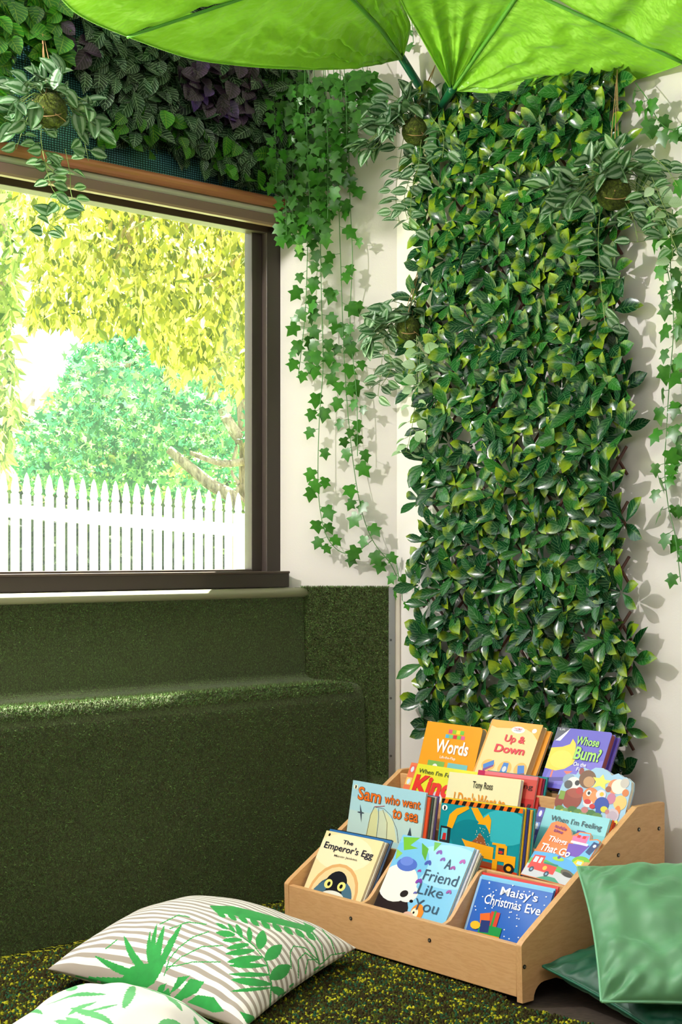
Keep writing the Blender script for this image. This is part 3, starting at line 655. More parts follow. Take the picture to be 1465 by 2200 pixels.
for x0 in (.311, .623):
    b = MB(); b.prism(dv2, x0-.006, x0+.006, 0, None, (1, 2, 0)); b.build('divider', M_WOOD2, shelf, bevel=.001)
M_SCREW = flat((40, 38, 36), .4, .6); M_SCREWR = flat((170, 160, 140), .35, .7)
def screw(p, axis):
    b = MB(); q = list(p); q2 = list(p); q2[axis] += (-.002 if axis == 1 else .002); b.tube([q, q2], .0052, 12, 0)
    q3 = list(q2); q3[axis] += (-.0006 if axis == 1 else .0006); b.tube([q2, q3], .003, 8, 1); b.build('screw', [M_SCREW, M_SCREWR], shelf)
def sl(x_, y_, yt):                             # pixel -> shelf coordinates on its plane y = yt
    n = uW; p = on(x_, y_, P2, n, yt); q = p[:2]-P2; return np.array([q@uT, q@uW, p[2]])
for q in ((754, 1973), (923, 2020)):
    p = sl(*q, .002); screw((p[0], .002, p[2]), 1)
def slx(x_, y_):                                # pixel -> right side panel
    p = on(x_, y_, P1, uT); q = p[:2]-P2; return np.array([q@uT, q@uW, p[2]])
for q in ((1126, 2077), (1372, 1782), (1415, 1780), (1328, 1837)):
    p = slx(*q); screw((SW, p[1], p[2]), 0)
# ================================================================== BOOKS
def frame_from(TLp, TRp, LP, yt):
    A_ = sl(*TLp, yt); B_ = sl(*TRp, yt); X = unit(B_-A_); wd = np.linalg.norm(B_-A_); best = None
    def pj(l): q = P2+uT*l[0]+uW*l[1]; return np.array([CX+F*q[0]/q[1], HY-F*(l[2]-EYE)/q[1]])
    a0 = np.array(TLp, float); t = np.array(LP)-a0
    for al in np.radians(np.arange(-10, 60, .25)):
        d = np.array([0, -math.sin(al), -math.cos(al)]); d -= X*(X@d); d = unit(d); v = pj(A_+d*.1)-a0
        e = abs(v[0]*t[1]-v[1]*t[0])/np.linalg.norm(v)
        if best is None or e < best[0]: best = (e, d)
    return A_, X, -best[1], wd
def frame_tilt(A_, tilt, roll=0.):
    X = unit(np.array([math.cos(roll), 0, math.sin(roll)])); d = np.array([0, -math.sin(tilt), -math.cos(tilt)]); d -= X*(X@d); return np.array(A_), X, -unit(d)
def clip(poly):
    def cut(P, ax, lim, keep_less):
        out = []
        for i in range(len(P)):
            a, b_ = P[i], P[(i+1) % len(P)]; ia = (a[ax] <= lim) if keep_less else (a[ax] >= lim); ib = (b_[ax] <= lim) if keep_less else (b_[ax] >= lim)
            if ia: out.append(a)
            if ia != ib: t = (lim-a[ax])/(b_[ax]-a[ax]); out.append(tuple(a[k]+(b_[k]-a[k])*t for k in (0, 1)))
        return out
    for ax in (0, 1):
        for lim, kl in ((1., True), (0., False)):
            if len(poly) < 3: return []
            poly = cut(poly, ax, lim, kl)
    return poly
def ell(cx_, cy_, rx, ry, c, n=22, rot=0.):
    return ([(cx_+rx*math.cos(t)*math.cos(rot)-ry*math.sin(t)*math.sin(rot), cy_+rx*math.cos(t)*math.sin(rot)+ry*math.sin(t)*math.cos(rot)) for t in np.linspace(0, 2*PI, n, False)], c)
def rc(x0, y0, x1, y1, c): return ([(x0, y0), (x1, y0), (x1, y1), (x0, y1)], c)
def pl(c, *pts): return (list(pts), c)
def line(c, w_, *pts):
    out = []
    for a, b_ in zip(pts[:-1], pts[1:]):
        d = unit(np.array(b_)-np.array(a)); n_ = np.array([-d[1], d[0]])*w_/2; a, b_ = np.array(a), np.array(b_); out.append(([tuple(a-n_), tuple(b_-n_), tuple(b_+n_), tuple(a+n_)], c))
    return out
PAGES = NT('book_pages'); o_ = PAGES.obj(); s_ = PAGES.n('ShaderNodeSeparateXYZ', {0: o_}); PAGES.set('Base Color', PAGES.mix(PAGES.math('MULTIPLY', PAGES.math('SINE', PAGES.math('MULTIPLY', s_.outputs[2], 6000)), .25), lin((232, 224, 206)), lin((206, 196, 178)))); PAGES.set('Roughness', .8)
M_PAGES = PAGES.m
TXT = {}
def text_mesh(s, bold):
    k = (s, bold)
    if k not in TXT:
        cu = bpy.data.curves.new('lettering', 'FONT'); cu.body = s; cu.offset = .014*bold; cu.resolution_u = 3; o = bpy.data.objects.new('lettering', cu); C.objects.link(o)
        me = bpy.data.meshes.new_from_object(o); v = np.array([p.co[:2] for p in me.vertices]); f = [tuple(p.vertices) for p in me.polygons]; bpy.data.objects.remove(o); TXT[k] = (v, f)
    return TXT[k]
def book(name, label, fr, wd, h, t, col, art=(), texts=(), outline=None, spine=None, pages=None, rough=.25, cat='book', overhang=.002, group=None, rnd=0., vis=1.):
    A_, X, U = fr; N = np.cross(X, U); O = A_-U*h                       # origin: bottom-left of the front cover; N towards the reader
    M = MS @ Matrix(((X[0], U[0], N[0], O[0]), (X[1], U[1], N[1], O[1]), (X[2], U[2], N[2], O[2]), (0, 0, 0, 1)))
    root = thing(name, label, cat, None, group, M); mc = flat(col, rough, 0, 'cover_paint'); ct = .0012
    if outline is None:
        r = rnd
        outline_ = [(0, 0), (wd, 0), (wd, h), (0, h)] if r == 0 else [(0, 0)]+parc(wd-r, r, r, -90, 0, 4)+parc(wd-r, h-r, r, 0, 90, 4)+[(0, h)]
    else: outline_ = [(u*wd, (1-v)*h) for u, v in outline]
    b = MB(); b.prism(outline_, -ct, 0); b.prism(outline_, -t, -t+ct); b.box((-.0006, 0, -t), (.0008, h, 0)) if outline is None else None
    cov = b.build('cover', mc, root)
    if outline is None: ins = [(.0015, overhang), (wd-overhang, overhang), (wd-overhang, h-overhang), (.0015, h-overhang)] if rnd == 0 else [(.0015, overhang)]+parc(wd-rnd-overhang, rnd, rnd, -90, 0, 4)+parc(wd-rnd-overhang, h-rnd-overhang, rnd, 0, 90, 4)+[(.0015, h-overhang)]
    else:
        cc = np.mean(outline_, 0); ins = [tuple(cc+(np.array(p)-cc)*.985) for p in outline_]
    b = MB(); b.prism(ins, -t+ct, -ct); b.build('pages', flat(pages, .6) if pages else M_PAGES, root)
    if spine: b = MB(); b.box((-.001, 0, -t-.0004), (spine[0]*wd, h, .0004)); b.build('spine', flat(spine[1], rough), root)
    if art:
        b = MB(); cols = []; lay = 0
        flat_art = []
        for a in art:
            if isinstance(a, list): flat_art += a
            else: flat_art.append(a)
        for poly, c in flat_art:
            poly = [(u, v*vis) if v < .995 else (u, vis+(v-1)*3) for u, v in poly]
            if outline is None: poly = clip(poly)
            if len(poly) < 3: continue
            if c not in cols: cols.append(c)
            lay += 1; z = .00025+lay*.00004; P = [(u*wd, (1-v)*h, z) for u, v in poly]; b.add(P, [tuple(range(len(P)))], cols.index(c))
        cp = b.build('cover_picture', [flat(c, rough) for c in cols], cov, recalc=False)
        # faces must look at the reader
        me = cp.data
        fl = [p.index for p in me.polygons if p.normal.z < 0]
        if fl:
            import bmesh
            bm = bmesh.new(); bm.from_mesh(me); bm.faces.ensure_lookup_table(); bmesh.ops.reverse_faces(bm, faces=[bm.faces[i] for i in fl]); bm.to_mesh(me); bm.free()
    for tx in texts:
        s, u0, v0, u1, v1, c = tx[:6]; v0 *= vis; v1 *= vis; bold = tx[6] if len(tx) > 6 else 1.; rot = tx[7] if len(tx) > 7 else 0.; sh = tx[8] if len(tx) > 8 else 0.
        v, f = text_mesh(s, bold); lo, hi = v.min(0), v.max(0); q = (v-lo)/(hi-lo); W_, H_ = (u1-u0)*wd, (v1-v0)*h
        P = np.stack([q[:, 0]*W_+sh*q[:, 1]*H_-W_/2, q[:, 1]*H_-H_/2], 1); cr, sr = math.cos(rot), math.sin(rot)
        P = np.stack([P[:, 0]*cr-P[:, 1]*sr, P[:, 0]*sr+P[:, 1]*cr], 1)+np.array([u0*wd+W_/2, (1-v1)*h+H_/2])
        def put(P, z, m): 
            me = bpy.data.meshes.new('title'); me.from_pydata([(a, c_, z) for a, c_ in P], [], f); me.materials.append(m); me.update(); link('title' if H_ > .02 else 'subtitle', me, cov)
        put(P, .0022, flat(c, .35))
        if len(tx) > 9:
            me_o = P+np.array([.0012, -.0012]); v2, f2 = text_mesh(s, bold+1.4); q2 = (v2-lo)/(hi-lo); P2_ = np.stack([q2[:, 0]*W_+sh*q2[:, 1]*H_-W_/2, q2[:, 1]*H_-H_/2], 1); P2_ = np.stack([P2_[:, 0]*cr-P2_[:, 1]*sr, P2_[:, 0]*sr+P2_[:, 1]*cr], 1)+np.array([u0*wd+W_/2, (1-v1)*h+H_/2])
            f0 = f; 
            me = bpy.data.meshes.new('title_outline'); me.from_pydata([(a, c_, .0019) for a, c_ in P2_], [], f2); me.materials.append(flat(tx[9], .35)); me.update(); link('title_outline', me, cov)
    return root
def behind(fr, depth, dx=0., up=0.):
    A_, X, U = fr; N = np.cross(X, U); return (A_-N*depth+X*dx+U*up, X, U)
def stack(fr, wd, h, t0, items, place, group):
    d = t0+.0006
    for i, (c, t, dx, up, dw, lab) in enumerate(items):
        f_ = behind(fr, d, dx, up); book('picture_book', lab, f_, wd+dw, h+up, t, c); d += t+.0006
def fr3(*a): A_, X, U, wd = frame_from(*a); return (A_, X, U), wd
BK = {}
# -- front row
f_, wd = fr3((702, 1784), (824, 1808), (654, 1904), .14)
cr_ = (238, 214, 160); dk = (24, 26, 48)
book('picture_book', 'cream picture book with a penguin chick, titled The Emperor\'s Egg', f_, wd, .24, .007, (240, 220, 168),
  [ell(.42, .30, .5, .3, (244, 230, 190)), ell(.5, 1.0, .42, .52, (222, 170, 110)), ell(.5, 1.03, .38, .50, (236, 208, 156)), ell(.5, .93, .29, .22, (60, 92, 112), 22, 0), ell(.5, .84, .19, .24, (26, 26, 34)), ell(.27, .95, .08, .17, (74, 110, 132), 18, .6), ell(.74, .93, .08, .18, (74, 110, 132), 18, -.5),
   ell(.38, .83, .068, .075, (240, 226, 130)), ell(.61, .83, .068, .075, (240, 226, 130)), ell(.39, .83, .026, .036, (20, 20, 26)), ell(.605, .83, .026, .036, (20, 20, 26)), pl((34, 30, 36), (.46, .88), (.55, .88), (.51, .98)), ell(.52, 1.02, .2, .1, (226, 226, 216)), ell(.08, .06, .018, .025, (40, 30, 20))],
  [('The', .36, .10, .54, .165, dk, 1.2), ('Emperor\'s Egg', .07, .185, .93, .33, dk, .8, -.02), ('Martin Jenkins', .30, .355, .70, .40, (70, 56, 50), .2)], pages=(244, 238, 226), vis=.76)
stack(f_, wd, .24, .007, [((236, 230, 214), .006, .004, 0, 0, 'white edged picture book directly behind the penguin book'), ((120, 104, 92), .006, .006, .002, 0, 'brown picture book two behind the penguin book'), ((52, 110, 170), .006, -.012, .012, .02, 'blue edged picture book behind the penguin book'), ((30, 34, 40), .006, -.018, .016, .02, 'dark and yellow edged picture book hindmost behind the penguin book')], None, None)
f_, wd = fr3((866, 1793), (1020, 1822), (804, 1942), .165)
bl1 = (150, 208, 240); pk = (150, 70, 170)
def bfly(x_, y_, s, c=(128, 84, 178)): return [ell(x_-s*.5, y_, s*.5, s*.9, c, 10, .5), ell(x_+s*.5, y_-s*.2, s*.5, s*.9, c, 10, -.5)]
book('picture_book', 'glossy blue picture book with a panda, titled A Friend Like You', f_, wd, .245, .008, (132, 198, 236),
  [ell(.75, .3, .5, .28, (160, 216, 244)), ell(.2, .35, .3, .3, (120, 190, 232)), pl((120, 190, 60), (.02, .03), (.25, .0), (.16, .12), (.28, .14), (.1, .2)), pl((96, 170, 60), (.3, .06), (.42, .12), (.44, .28), (.36, .2)), pl((150, 200, 90), (.0, .2), (.1, .24), (.04, .34)), pl((112, 186, 80), (.46, .02), (.56, .02), (.5, .14)),
   ell(.14, .98, .34, .28, (44, 34, 36)), ell(.20, .62, .26, .25, (240, 236, 228)), ell(.38, .72, .14, .12, (240, 236, 228)), ell(.34, .74, .055, .045, (44, 38, 38), 16, -.5), ell(.47, .81, .025, .02, (30, 26, 26)), ell(.22, .37, .14, .09, (84, 112, 200)), ell(.2, .33, .09, .06, (110, 136, 220)),
   ell(.6, .93, .085, .11, (238, 140, 50)), ell(.57, .95, .05, .07, (250, 232, 200)), ell(.56, .94, .013, .016, (20, 20, 20)), ell(.5, .99, .07, .05, (222, 180, 160))]+bfly(.58, .14, .035)+bfly(.66, .22, .03)+bfly(.49, .3, .04, (74, 92, 180))+bfly(.92, .2, .035, (176, 80, 170))+bfly(.83, .3, .03, (150, 60, 150))+bfly(.42, .42, .022, (170, 60, 150))+bfly(.47, .55, .04, (130, 70, 170))+bfly(.9, .6, .03, (160, 90, 170))+bfly(.48, .7, .02, (96, 96, 180)),
  [('A', .72, .20, .80, .33, (34, 66, 92), 0), ('Friend', .50, .38, .96, .52, (34, 66, 92), -.2), ('Like', .50, .57, .84, .70, (34, 66, 92), -.2), ('You', .52, .76, .86, .90, (34, 66, 92), -.2)], rough=.12, vis=.9)
stack(f_, wd, .245, .008, [((206, 208, 222), .005, .008, 0, 0, 'pale lilac edged picture book behind the panda book'), ((236, 232, 214), .006, .012, -.006, 0, 'cream edged picture book behind the panda book'), ((96, 110, 96), .006, .016, -.01, 0, 'grey green picture book behind the panda book')], None, None)
f_, wd = fr3((1032, 1882), (1190, 1913), (997, 1994), .15)
dots = [(random.Random(i).uniform(.05, .97), random.Random(i+99).uniform(.05, .95)) for i in range(46)]
book('picture_book', 'shiny blue picture book with falling snow, titled Maisy\'s Christmas Eve', f_, wd, .205, .005, (52, 104, 196),
  [rc(0, 0, 1, .045, (120, 186, 226)), rc(0, 0, .03, 1, (150, 190, 236))]+[ell(u, v, .010, .011, (240, 244, 250), 8) for u, v in dots]+
  [rc(.30, .54, .42, .86, (214, 70, 54)), rc(.34, .52, .37, .86, (60, 150, 70)), pl((232, 110, 50), (.16, .62), (.29, .57), (.32, .78), (.2, .8)), rc(.2, .78, .5, .94, (40, 150, 76)), ell(.14, .82, .07, .07, (240, 190, 50), 10), pl((44, 60, 120), (.2, .72), (.32, .7), (.34, .9), (.22, .92)), rc(.08, .93, .5, .99, (226, 150, 50))],
  [('Maisy\'s', .34, .10, .84, .29, (248, 248, 250), .9), ('Christmas', .16, .28, .66, .44, (248, 248, 250), .9), ('Eve', .72, .30, .92, .45, (248, 248, 250), .9)], rough=.1, vis=.76)
stack(f_, wd, .205, .005, [((120, 196, 232), .004, -.002, .006, 0, 'light blue picture book directly behind the snowy blue one'), ((214, 44, 34), .006, -.018, .014, .02, 'red picture book behind the snowy blue one'), ((240, 236, 240), .005, -.006, .006, .0, 'white edged picture book hindmost in the front right pocket')], None, None)
# -- second row
f_, wd = fr3((759, 1676), (916, 1703), (746, 1777), .243)
org = (232, 112, 34); nv = (40, 42, 60)
book('picture_book', 'pale blue picture book with a sailing ship, titled Sam who went to sea', f_, wd, .272, .006, (176, 214, 222),
  [rc(0, .0, 1, .3, (166, 210, 224)), rc(0, .55, 1, 1, (190, 216, 212)), pl((214, 214, 160), (.30, .55), (.36, .42), (.40, .5), (.42, .98), (.27, .98)), pl((208, 216, 186), (.41, .48), (.47, .44), (.60, .66), (.64, .98), (.43, .98)), pl((220, 222, 178), (.50, .46), (.62, .62), (.70, .98), (.56, .98))]+
  line((40, 36, 36), .006, (.28, .98), (.30, .6), (.34, .42), (.47, .42), (.58, .52), (.68, .75), (.72, .98))+line((40, 36, 36), .005, (.42, .98), (.42, .6), (.40, .44))+line((40, 36, 36), .005, (.56, .98), (.54, .66), (.46, .44))+line((170, 50, 50), .01, (.34, .42), (.48, .37))+
  [pl((60, 70, 84), (.14, .42), (.18, .56), (.19, .75), (.16, .60)), ell(.165, .57, .05, .016, (70, 80, 94), 10), pl((60, 70, 84), (.74, .92), (.82, .86), (.88, .88), (.80, .95)), pl((60, 70, 84), (.85, .66), (.88, .80), (.84, .88), (.82, .84)), ell(.055, .115, .03, .045, (244, 236, 200)), pl((30, 30, 36), (.045, .08), (.065, .09), (.06, .15), (.045, .145))],
  [('Sam', .10, .10, .42, .34, org, 1.2, -.02, 0, (50, 40, 40)), ('who went', .47, .15, .95, .32, org, 1.2, 0, 0, (50, 40, 40)), ('to sea', .60, .38, .94, .56, org, 1.2, 0, 0, (50, 40, 40))], vis=.58)
stack(f_, wd, .272, .006, [((226, 80, 40), .005, .012, -.012, 0, 'orange red picture book behind the ship book'), ((64, 84, 74), .005, .018, -.01, 0, 'dark green picture book behind the ship book'), ((190, 186, 176), .006, .022, -.008, 0, 'grey picture book behind the ship book'), ((92, 70, 130), .005, .026, -.006, 0, 'purple edged picture book hindmost behind the ship book')], None, None)
f_, wd = fr3((950, 1715), (1124, 1738), (941, 1803), .258)
yl = (244, 168, 24); tl = (20, 146, 158)
haz = []
for k in range(11): haz += [pl((30, 26, 22), (k*.092, .0), (k*.092+.046, .0), (k*.092+.026, .065), (k*.092-.02, .065))]
book('picture_book', 'teal picture book with an orange digger and dump truck', f_, wd, .268, .006, tl,
  [ell(.8, .3, .3, .25, (56, 178, 190)), ell(.4, .5, .25, .25, (14, 128, 142)), rc(0, 0, 1, .065, (236, 112, 26))]+haz+[pl((200, 60, 26), (0, .86), (.3, .82), (1, .90), (1, 1), (0, 1)), pl((150, 70, 40), (.4, .8), (.95, .84), (.95, .9), (.35, .87)),
   pl(yl, (.0, .62), (.14, .66), (.17, .8), (.0, .78)), rc(.02, .40, .15, .66, (36, 42, 48)), rc(.035, .43, .11, .6, (90, 190, 210)), pl((200, 40, 40), (.06, .5), (.1, .5), (.1, .6), (.05, .6)), pl(yl, (.10, .40), (.12, .22), (.20, .12), (.34, .06), (.36, .10), (.22, .22), (.17, .42)),
   pl(yl, (.38, .08), (.46, .07), (.54, .20), (.50, .28), (.46, .24)), pl(yl, (.50, .26), (.60, .14), (.64, .22), (.64, .42), (.58, .3), (.48, .30)), pl((150, 84, 50), (.40, .60), (.48, .5), (.52, .42), (.58, .5), (.62, .61)),
   pl(yl, (.30, .54), (.36, .56), (.70, .60), (.70, .78), (.42, .76)), rc(.68, .53, .84, .56, yl), rc(.73, .55, .86, .78, yl), rc(.76, .59, .83, .68, (30, 60, 80)), ell(.79, .65, .025, .02, (206, 40, 40)), rc(.84, .68, .97, .84, yl), rc(.70, .76, .76, .92, yl), ell(.90, .86, .062, .072, (30, 30, 34)), ell(.90, .86, .03, .036, yl), ell(.05, .13, .035, .042, (244, 244, 240)), pl((26, 26, 30), (.04, .10), (.065, .115), (.06, .165), (.04, .16))]+
   [ell(.45+.2*random.Random(k).random(), .34+.24*random.Random(k+50).random(), .005, .006, (220, 226, 200), 6) for k in range(26)], [], vis=.7)
stack(f_, wd, .268, .006, [((238, 190, 40), .004, .004, .004, 0, 'yellow edged picture book directly behind the digger book'), ((50, 60, 130), .005, .010, .0, 0, 'dark blue picture book behind the digger book'), ((236, 178, 60), .006, .016, .0, 0, 'yellow and black picture book behind the digger book'), ((24, 140, 140), .006, .022, .004, .0, 'teal picture book hindmost behind the digger book')], None, None)
f_, wd = fr3((1158, 1733), (1311, 1759), (1136, 1803), .373)
pur = (70, 60, 150)
book('picture_book', 'light blue picture book titled When I\'m Feeling SAD behind the vehicles board book', f_, wd, .225, .009, (134, 204, 214),
  [rc(.1, .22, 1, 1, (110, 190, 200)), rc(0, 0, .1, 1, (60, 50, 130))]+[rc(0.01, .03+k*.16, .09, .12+k*.16, (120, 150, 220) if k % 2 else (92, 80, 190)) for k in range(6)]+[ell(.05, .08+k*.16, .022, .04, (226, 222, 236), 10) for k in range(6)],
  [('When I\'m Feeling', .22, .08, .93, .17, (30, 50, 60), .3, -.02), ('SAD', .26, .20, .84, .42, pur, 2.5)], rough=.3)
stack(f_, wd, .225, .009, [((232, 96, 34), .005, .004, .0, 0, 'orange picture book behind the light blue feelings book'), ((200, 60, 60), .005, .006, -.004, 0, 'red picture book behind the light blue feelings book')], None, None)
f_, wd = fr3((1184, 1765), (1296, 1790), (1120, 1874), .327)
ol = [(.0, 1), (.0, .0)]; ol = [(.02, .02), (.10, -.03), (.28, -.02), (.42, .06), (.50, .16), (.60, .06), (.80, .05), (.84, .16), (.96, .12), (1.03, .14), (1.02, .5), (1.0, 1.), (.0, 1.)]
book('board_book', 'shaped orange board book with a fire engine, titled Things That Go', f_, wd, .172, .012, (244, 134, 74),
  [pl((120, 190, 236), (.60, .08), (.80, .07), (.84, .18), (.96, .14), (1.02, .16), (1.01, .5), (.99, .98), (.60, .98)), pl((226, 120, 170), (.52, .16), (.80, .10), (.82, .28), (.56, .28)), rc(.60, .12, .66, .17, (220, 50, 50)), rc(.70, .12, .76, .17, (220, 50, 50)), pl((120, 84, 190), (.52, .30), (.90, .26), (.80, .50), (.58, .50)), rc(.54, .24, .86, .28, (240, 240, 246)),
   pl((60, 80, 130), (.93, .18), (1.05, .2), (.98, .42), (.88, .38)), ell(.98, .25, .03, .03, (220, 220, 240), 10), ell(.90, .56, .16, .10, (120, 190, 60)), pl((244, 206, 40), (.76, .62), (.82, .53), (.94, .53), (1.0, .62), (1.0, .70), (.76, .70)), rc(.84, .555, .93, .61, (190, 224, 240)), ell(.82, .70, .03, .03, (40, 40, 50), 12), ell(.95, .70, .03, .03, (40, 40, 50), 12),
   pl((92, 170, 230), (.01, .56), (.4, .52), (.75, .58), (.98, .70), (.98, .98), (.01, .98)), pl((90, 180, 90), (.01, .68), (.3, .66), (.9, .78), (.98, .9), (.01, .9)), pl((196, 198, 206), (.01, .78), (.5, .8), (1., .86), (1., .99), (.01, .99)), pl((60, 150, 120), (.3, .99), (.45, .92), (.62, .92), (.75, .99)),
   pl((222, 60, 52), (.06, .62), (.26, .60), (.28, .72), (.56, .74), (.56, .88), (.05, .86)), rc(.09, .64, .16, .74, (206, 230, 240)), rc(.19, .64, .24, .74, (206, 230, 240)), ell(.14, .87, .045, .05, (50, 60, 80), 14), ell(.44, .89, .045, .05, (50, 60, 80), 14), ell(.14, .87, .02, .022, (120, 170, 200), 10), ell(.44, .89, .02, .022, (120, 170, 200), 10), ell(.36, .8, .04, .04, (244, 180, 60), 12), rc(.30, .70, .56, .73, (40, 130, 110)),
   ell(.50, .60, .11, .035, (160, 210, 60), 12), ell(.50, .57, .03, .03, (80, 80, 160), 10), ell(.78, .80, .13, .055, (100, 90, 76), 16, .2), ell(.80, .82, .10, .035, (50, 44, 40), 14, .2)],
  [('toddle', .12, .04, .36, .10, (120, 40, 130), 1., -.1), ('time', .14, .115, .33, .17, (120, 40, 130), 1., -.1), ('Things', .13, .25, .50, .37, (250, 250, 250), 1.3, -.03), ('That Go', .08, .40, .66, .53, (250, 250, 250), 1.3, -.03)], outline=ol, rough=.3)
# -- third row
f_, wd = fr3((884, 1638), (1060, 1664), (866, 1691), .455)
book('picture_book', 'yellow picture book with big red letters reading Kin, behind the ship book', f_, wd, .195, .008, (222, 216, 48),
  [rc(0, 0, .085, 1, (232, 120, 80))]+[rc(.008, .03+k*.15, .078, .12+k*.15, (240, 200, 110) if k % 2 else (226, 100, 80)) for k in range(6)]+[ell(.042, .08+k*.15, .02, .036, (210, 220, 240), 10) for k in range(6)]+[ell(.44, .40, .07, .12, (206, 200, 214)), ell(.45, .39, .05, .08, (226, 222, 230))],
  [('When I\'m Feeling', .13, .06, .66, .13, (60, 70, 30), .3, -.02), ('Kind', .12, .13, .60, .36, (220, 44, 30), 3.2)], rough=.3, vis=1.34)
f_, wd = fr3((966, 1658), (1120, 1675), (957, 1715), .43)
book('picture_book', 'pale cream picture book by Tony Ross titled I Don\'t Want to', f_, wd, .205, .012, (240, 232, 186), [],
  [('Tony Ross', .36, .07, .64, .165, (50, 44, 36), .6), ('I Don\'t Want to', .12, .20, .84, .34, (232, 150, 40), 1.)], rough=.3, pages=(226, 224, 226), vis=1.34)
f_, wd = fr3((1028, 1654), (1156, 1669), (1016, 1720), .456)
book('picture_book', 'dark red picture book partly hidden behind the pale cream book', f_, wd, .2, .007, (196, 52, 50), [rc(0, 0, 1, .04, (226, 120, 130)), rc(.0, .04, 1, .25, (210, 84, 74)), rc(0, 0, .12, .06, (190, 40, 90))],
  [('Feeling', .50, .09, .95, .16, (70, 30, 30), .4), ('Angry', .2, .24, .97, .5, (80, 24, 28), 2.)], rough=.3, vis=1.31)
stack(f_, wd, .2, .007, [((190, 50, 44), .005, .010, -.002, 0, 'red edged picture book behind the dark red one'), ((150, 50, 90), .004, .014, -.002, 0, 'magenta picture book behind the dark red one'), ((24, 130, 134), .005, .02, .004, 0, 'teal picture book hindmost behind the dark red one')], None, None)
# shaped board book with woodland animals
f_, wd = fr3((1212, 1644), (1362, 1670), (1192, 1722), .475)
ol = [(.0, .95), (.02, .45), (.05, .25), (.10, .12), (.20, .12), (.24, .02), (.30, -.02), (.38, .02), (.45, -.05), (.56, -.06), (.66, -.01), (.70, .03), (.78, -.02), (.86, .03), (.90, .02), (.98, .08), (1.0, .2), (1.0, .95)]
br = (150, 76, 56); tan = (196, 150, 104); wh = (236, 232, 226)
book('board_book', 'scalloped board book crowded with small animals and a yellow star', f_, wd, .168, .016, (160, 198, 226),
  [ell(.12, .22, .09, .10, (140, 160, 190)), ell(.20, .27, .10, .11, wh), ell(.25, .25, .035, .045, (60, 56, 56)), ell(.13, .30, .06, .07, (90, 88, 86)), ell(.27, .05, .035, .06, (150, 70, 60)), ell(.38, .16, .12, .15, (122, 84, 56)), ell(.41, .20, .08, .09, tan), pl((246, 232, 90), (.58, .04), (.62, .12), (.72, .12), (.64, .19), (.66, .28), (.57, .23), (.48, .28), (.51, .18), (.45, .11), (.54, .11)),
   ell(.78, .20, .10, .12, (230, 140, 90)), ell(.83, .19, .10, .12, (240, 226, 208)), ell(.94, .27, .045, .06, (214, 120, 50)), ell(.70, .26, .04, .05, (150, 80, 50)), ell(.90, .12, .06, .08, (200, 190, 180)), ell(.90, .44, .09, .12, (232, 196, 110)), ell(.89, .58, .04, .09, (236, 130, 40)), ell(.77, .40, .06, .09, (200, 120, 150)),
   ell(.23, .52, .14, .17, (150, 66, 48)), ell(.26, .42, .12, .08, (168, 80, 60)), ell(.31, .37, .05, .06, (190, 60, 50)), ell(.06, .60, .06, .12, (140, 64, 46)), rc(.04, .42, .12, .56, (130, 160, 60)), ell(.48, .42, .11, .14, (224, 130, 70)), ell(.45, .38, .04, .05, wh), ell(.45, .38, .02, .028, (30, 30, 30)), ell(.53, .43, .06, .10, (236, 150, 90)), ell(.47, .55, .07, .06, (220, 220, 224)), ell(.46, .52, .05, .04, (206, 40, 40)),
   ell(.62, .37, .07, .08, (226, 216, 226)), ell(.63, .36, .03, .035, (240, 190, 50)), ell(.66, .52, .10, .12, (36, 72, 170)), ell(.64, .62, .04, .10, (36, 72, 170)), ell(.71, .59, .05, .05, (216, 210, 40)), ell(.54, .58, .04, .04, (206, 36, 40)), ell(.84, .66, .09, .11, (206, 190, 200)), ell(.84, .67, .07, .08, (190, 170, 186)), ell(.76, .62, .03, .04, (196, 130, 130))]+
  [ell(.1+.09*k, .72+.03*math.sin(k*2.1), .07, .06, ((96, 140, 60), (124, 160, 90), (70, 120, 56))[k % 3], 9) for k in range(7)]+[ell(.45, .66, .05, .05, (196, 120, 120)), rc(.0, .78, 1., .94, (78, 120, 60)), ell(.84, .82, .07, .05, (230, 226, 226)), ell(.4, .84, .12, .05, (200, 90, 60))]+[pl((232, 214, 70), (.08+k*.13, .76), (.14+k*.13, .72), (.18+k*.13, .78), (.12+k*.13, .79)) for k in range(7)], [], outline=ol, rough=.3)
# -- back row
f_, wd = fr3((919, 1549), (1038, 1564), (898, 1641), .57)
og = (246, 164, 40)
blk = []
for k in range(4): blk += [rc(.42+k*.07, .10, .485+k*.07, .17, ((222, 90, 130), (150, 200, 60), (240, 220, 70), (120, 200, 80))[k])]
for k in range(5): blk += [rc(.38+k*.07, .19, .445+k*.07, .255, ((90, 180, 220), (120, 200, 120), (220, 60, 80), (120, 200, 70), (226, 100, 160))[k])]
book('board_book', 'orange lift the flap board book titled Words in the back left pocket', f_, wd, .205, .022, og,
  blk+[rc(.17, .68, .47, .99, (130, 184, 90)), rc(.53, .68, .88, .99, (124, 196, 200)), ell(.31, .78, .045, .05, (240, 240, 244)), ell(.31, .85, .05, .04, (226, 150, 60)), ell(.31, .95, .07, .06, (120, 110, 150)), ell(.70, .84, .055, .06, (150, 60, 130)), ell(.70, .90, .04, .04, (170, 110, 80)), ell(.70, .99, .1, .05, (210, 60, 70))],
  [('Words', .25, .29, .84, .53, (252, 250, 244), 1.8), ('Lift-the-Flap', .37, .575, .65, .64, (250, 246, 230), .8)], rough=.3, vis=.86, rnd=.012, pages=(206, 190, 160))
f_, wd = fr3((1058, 1545), (1167, 1558), (1016, 1659), .57)
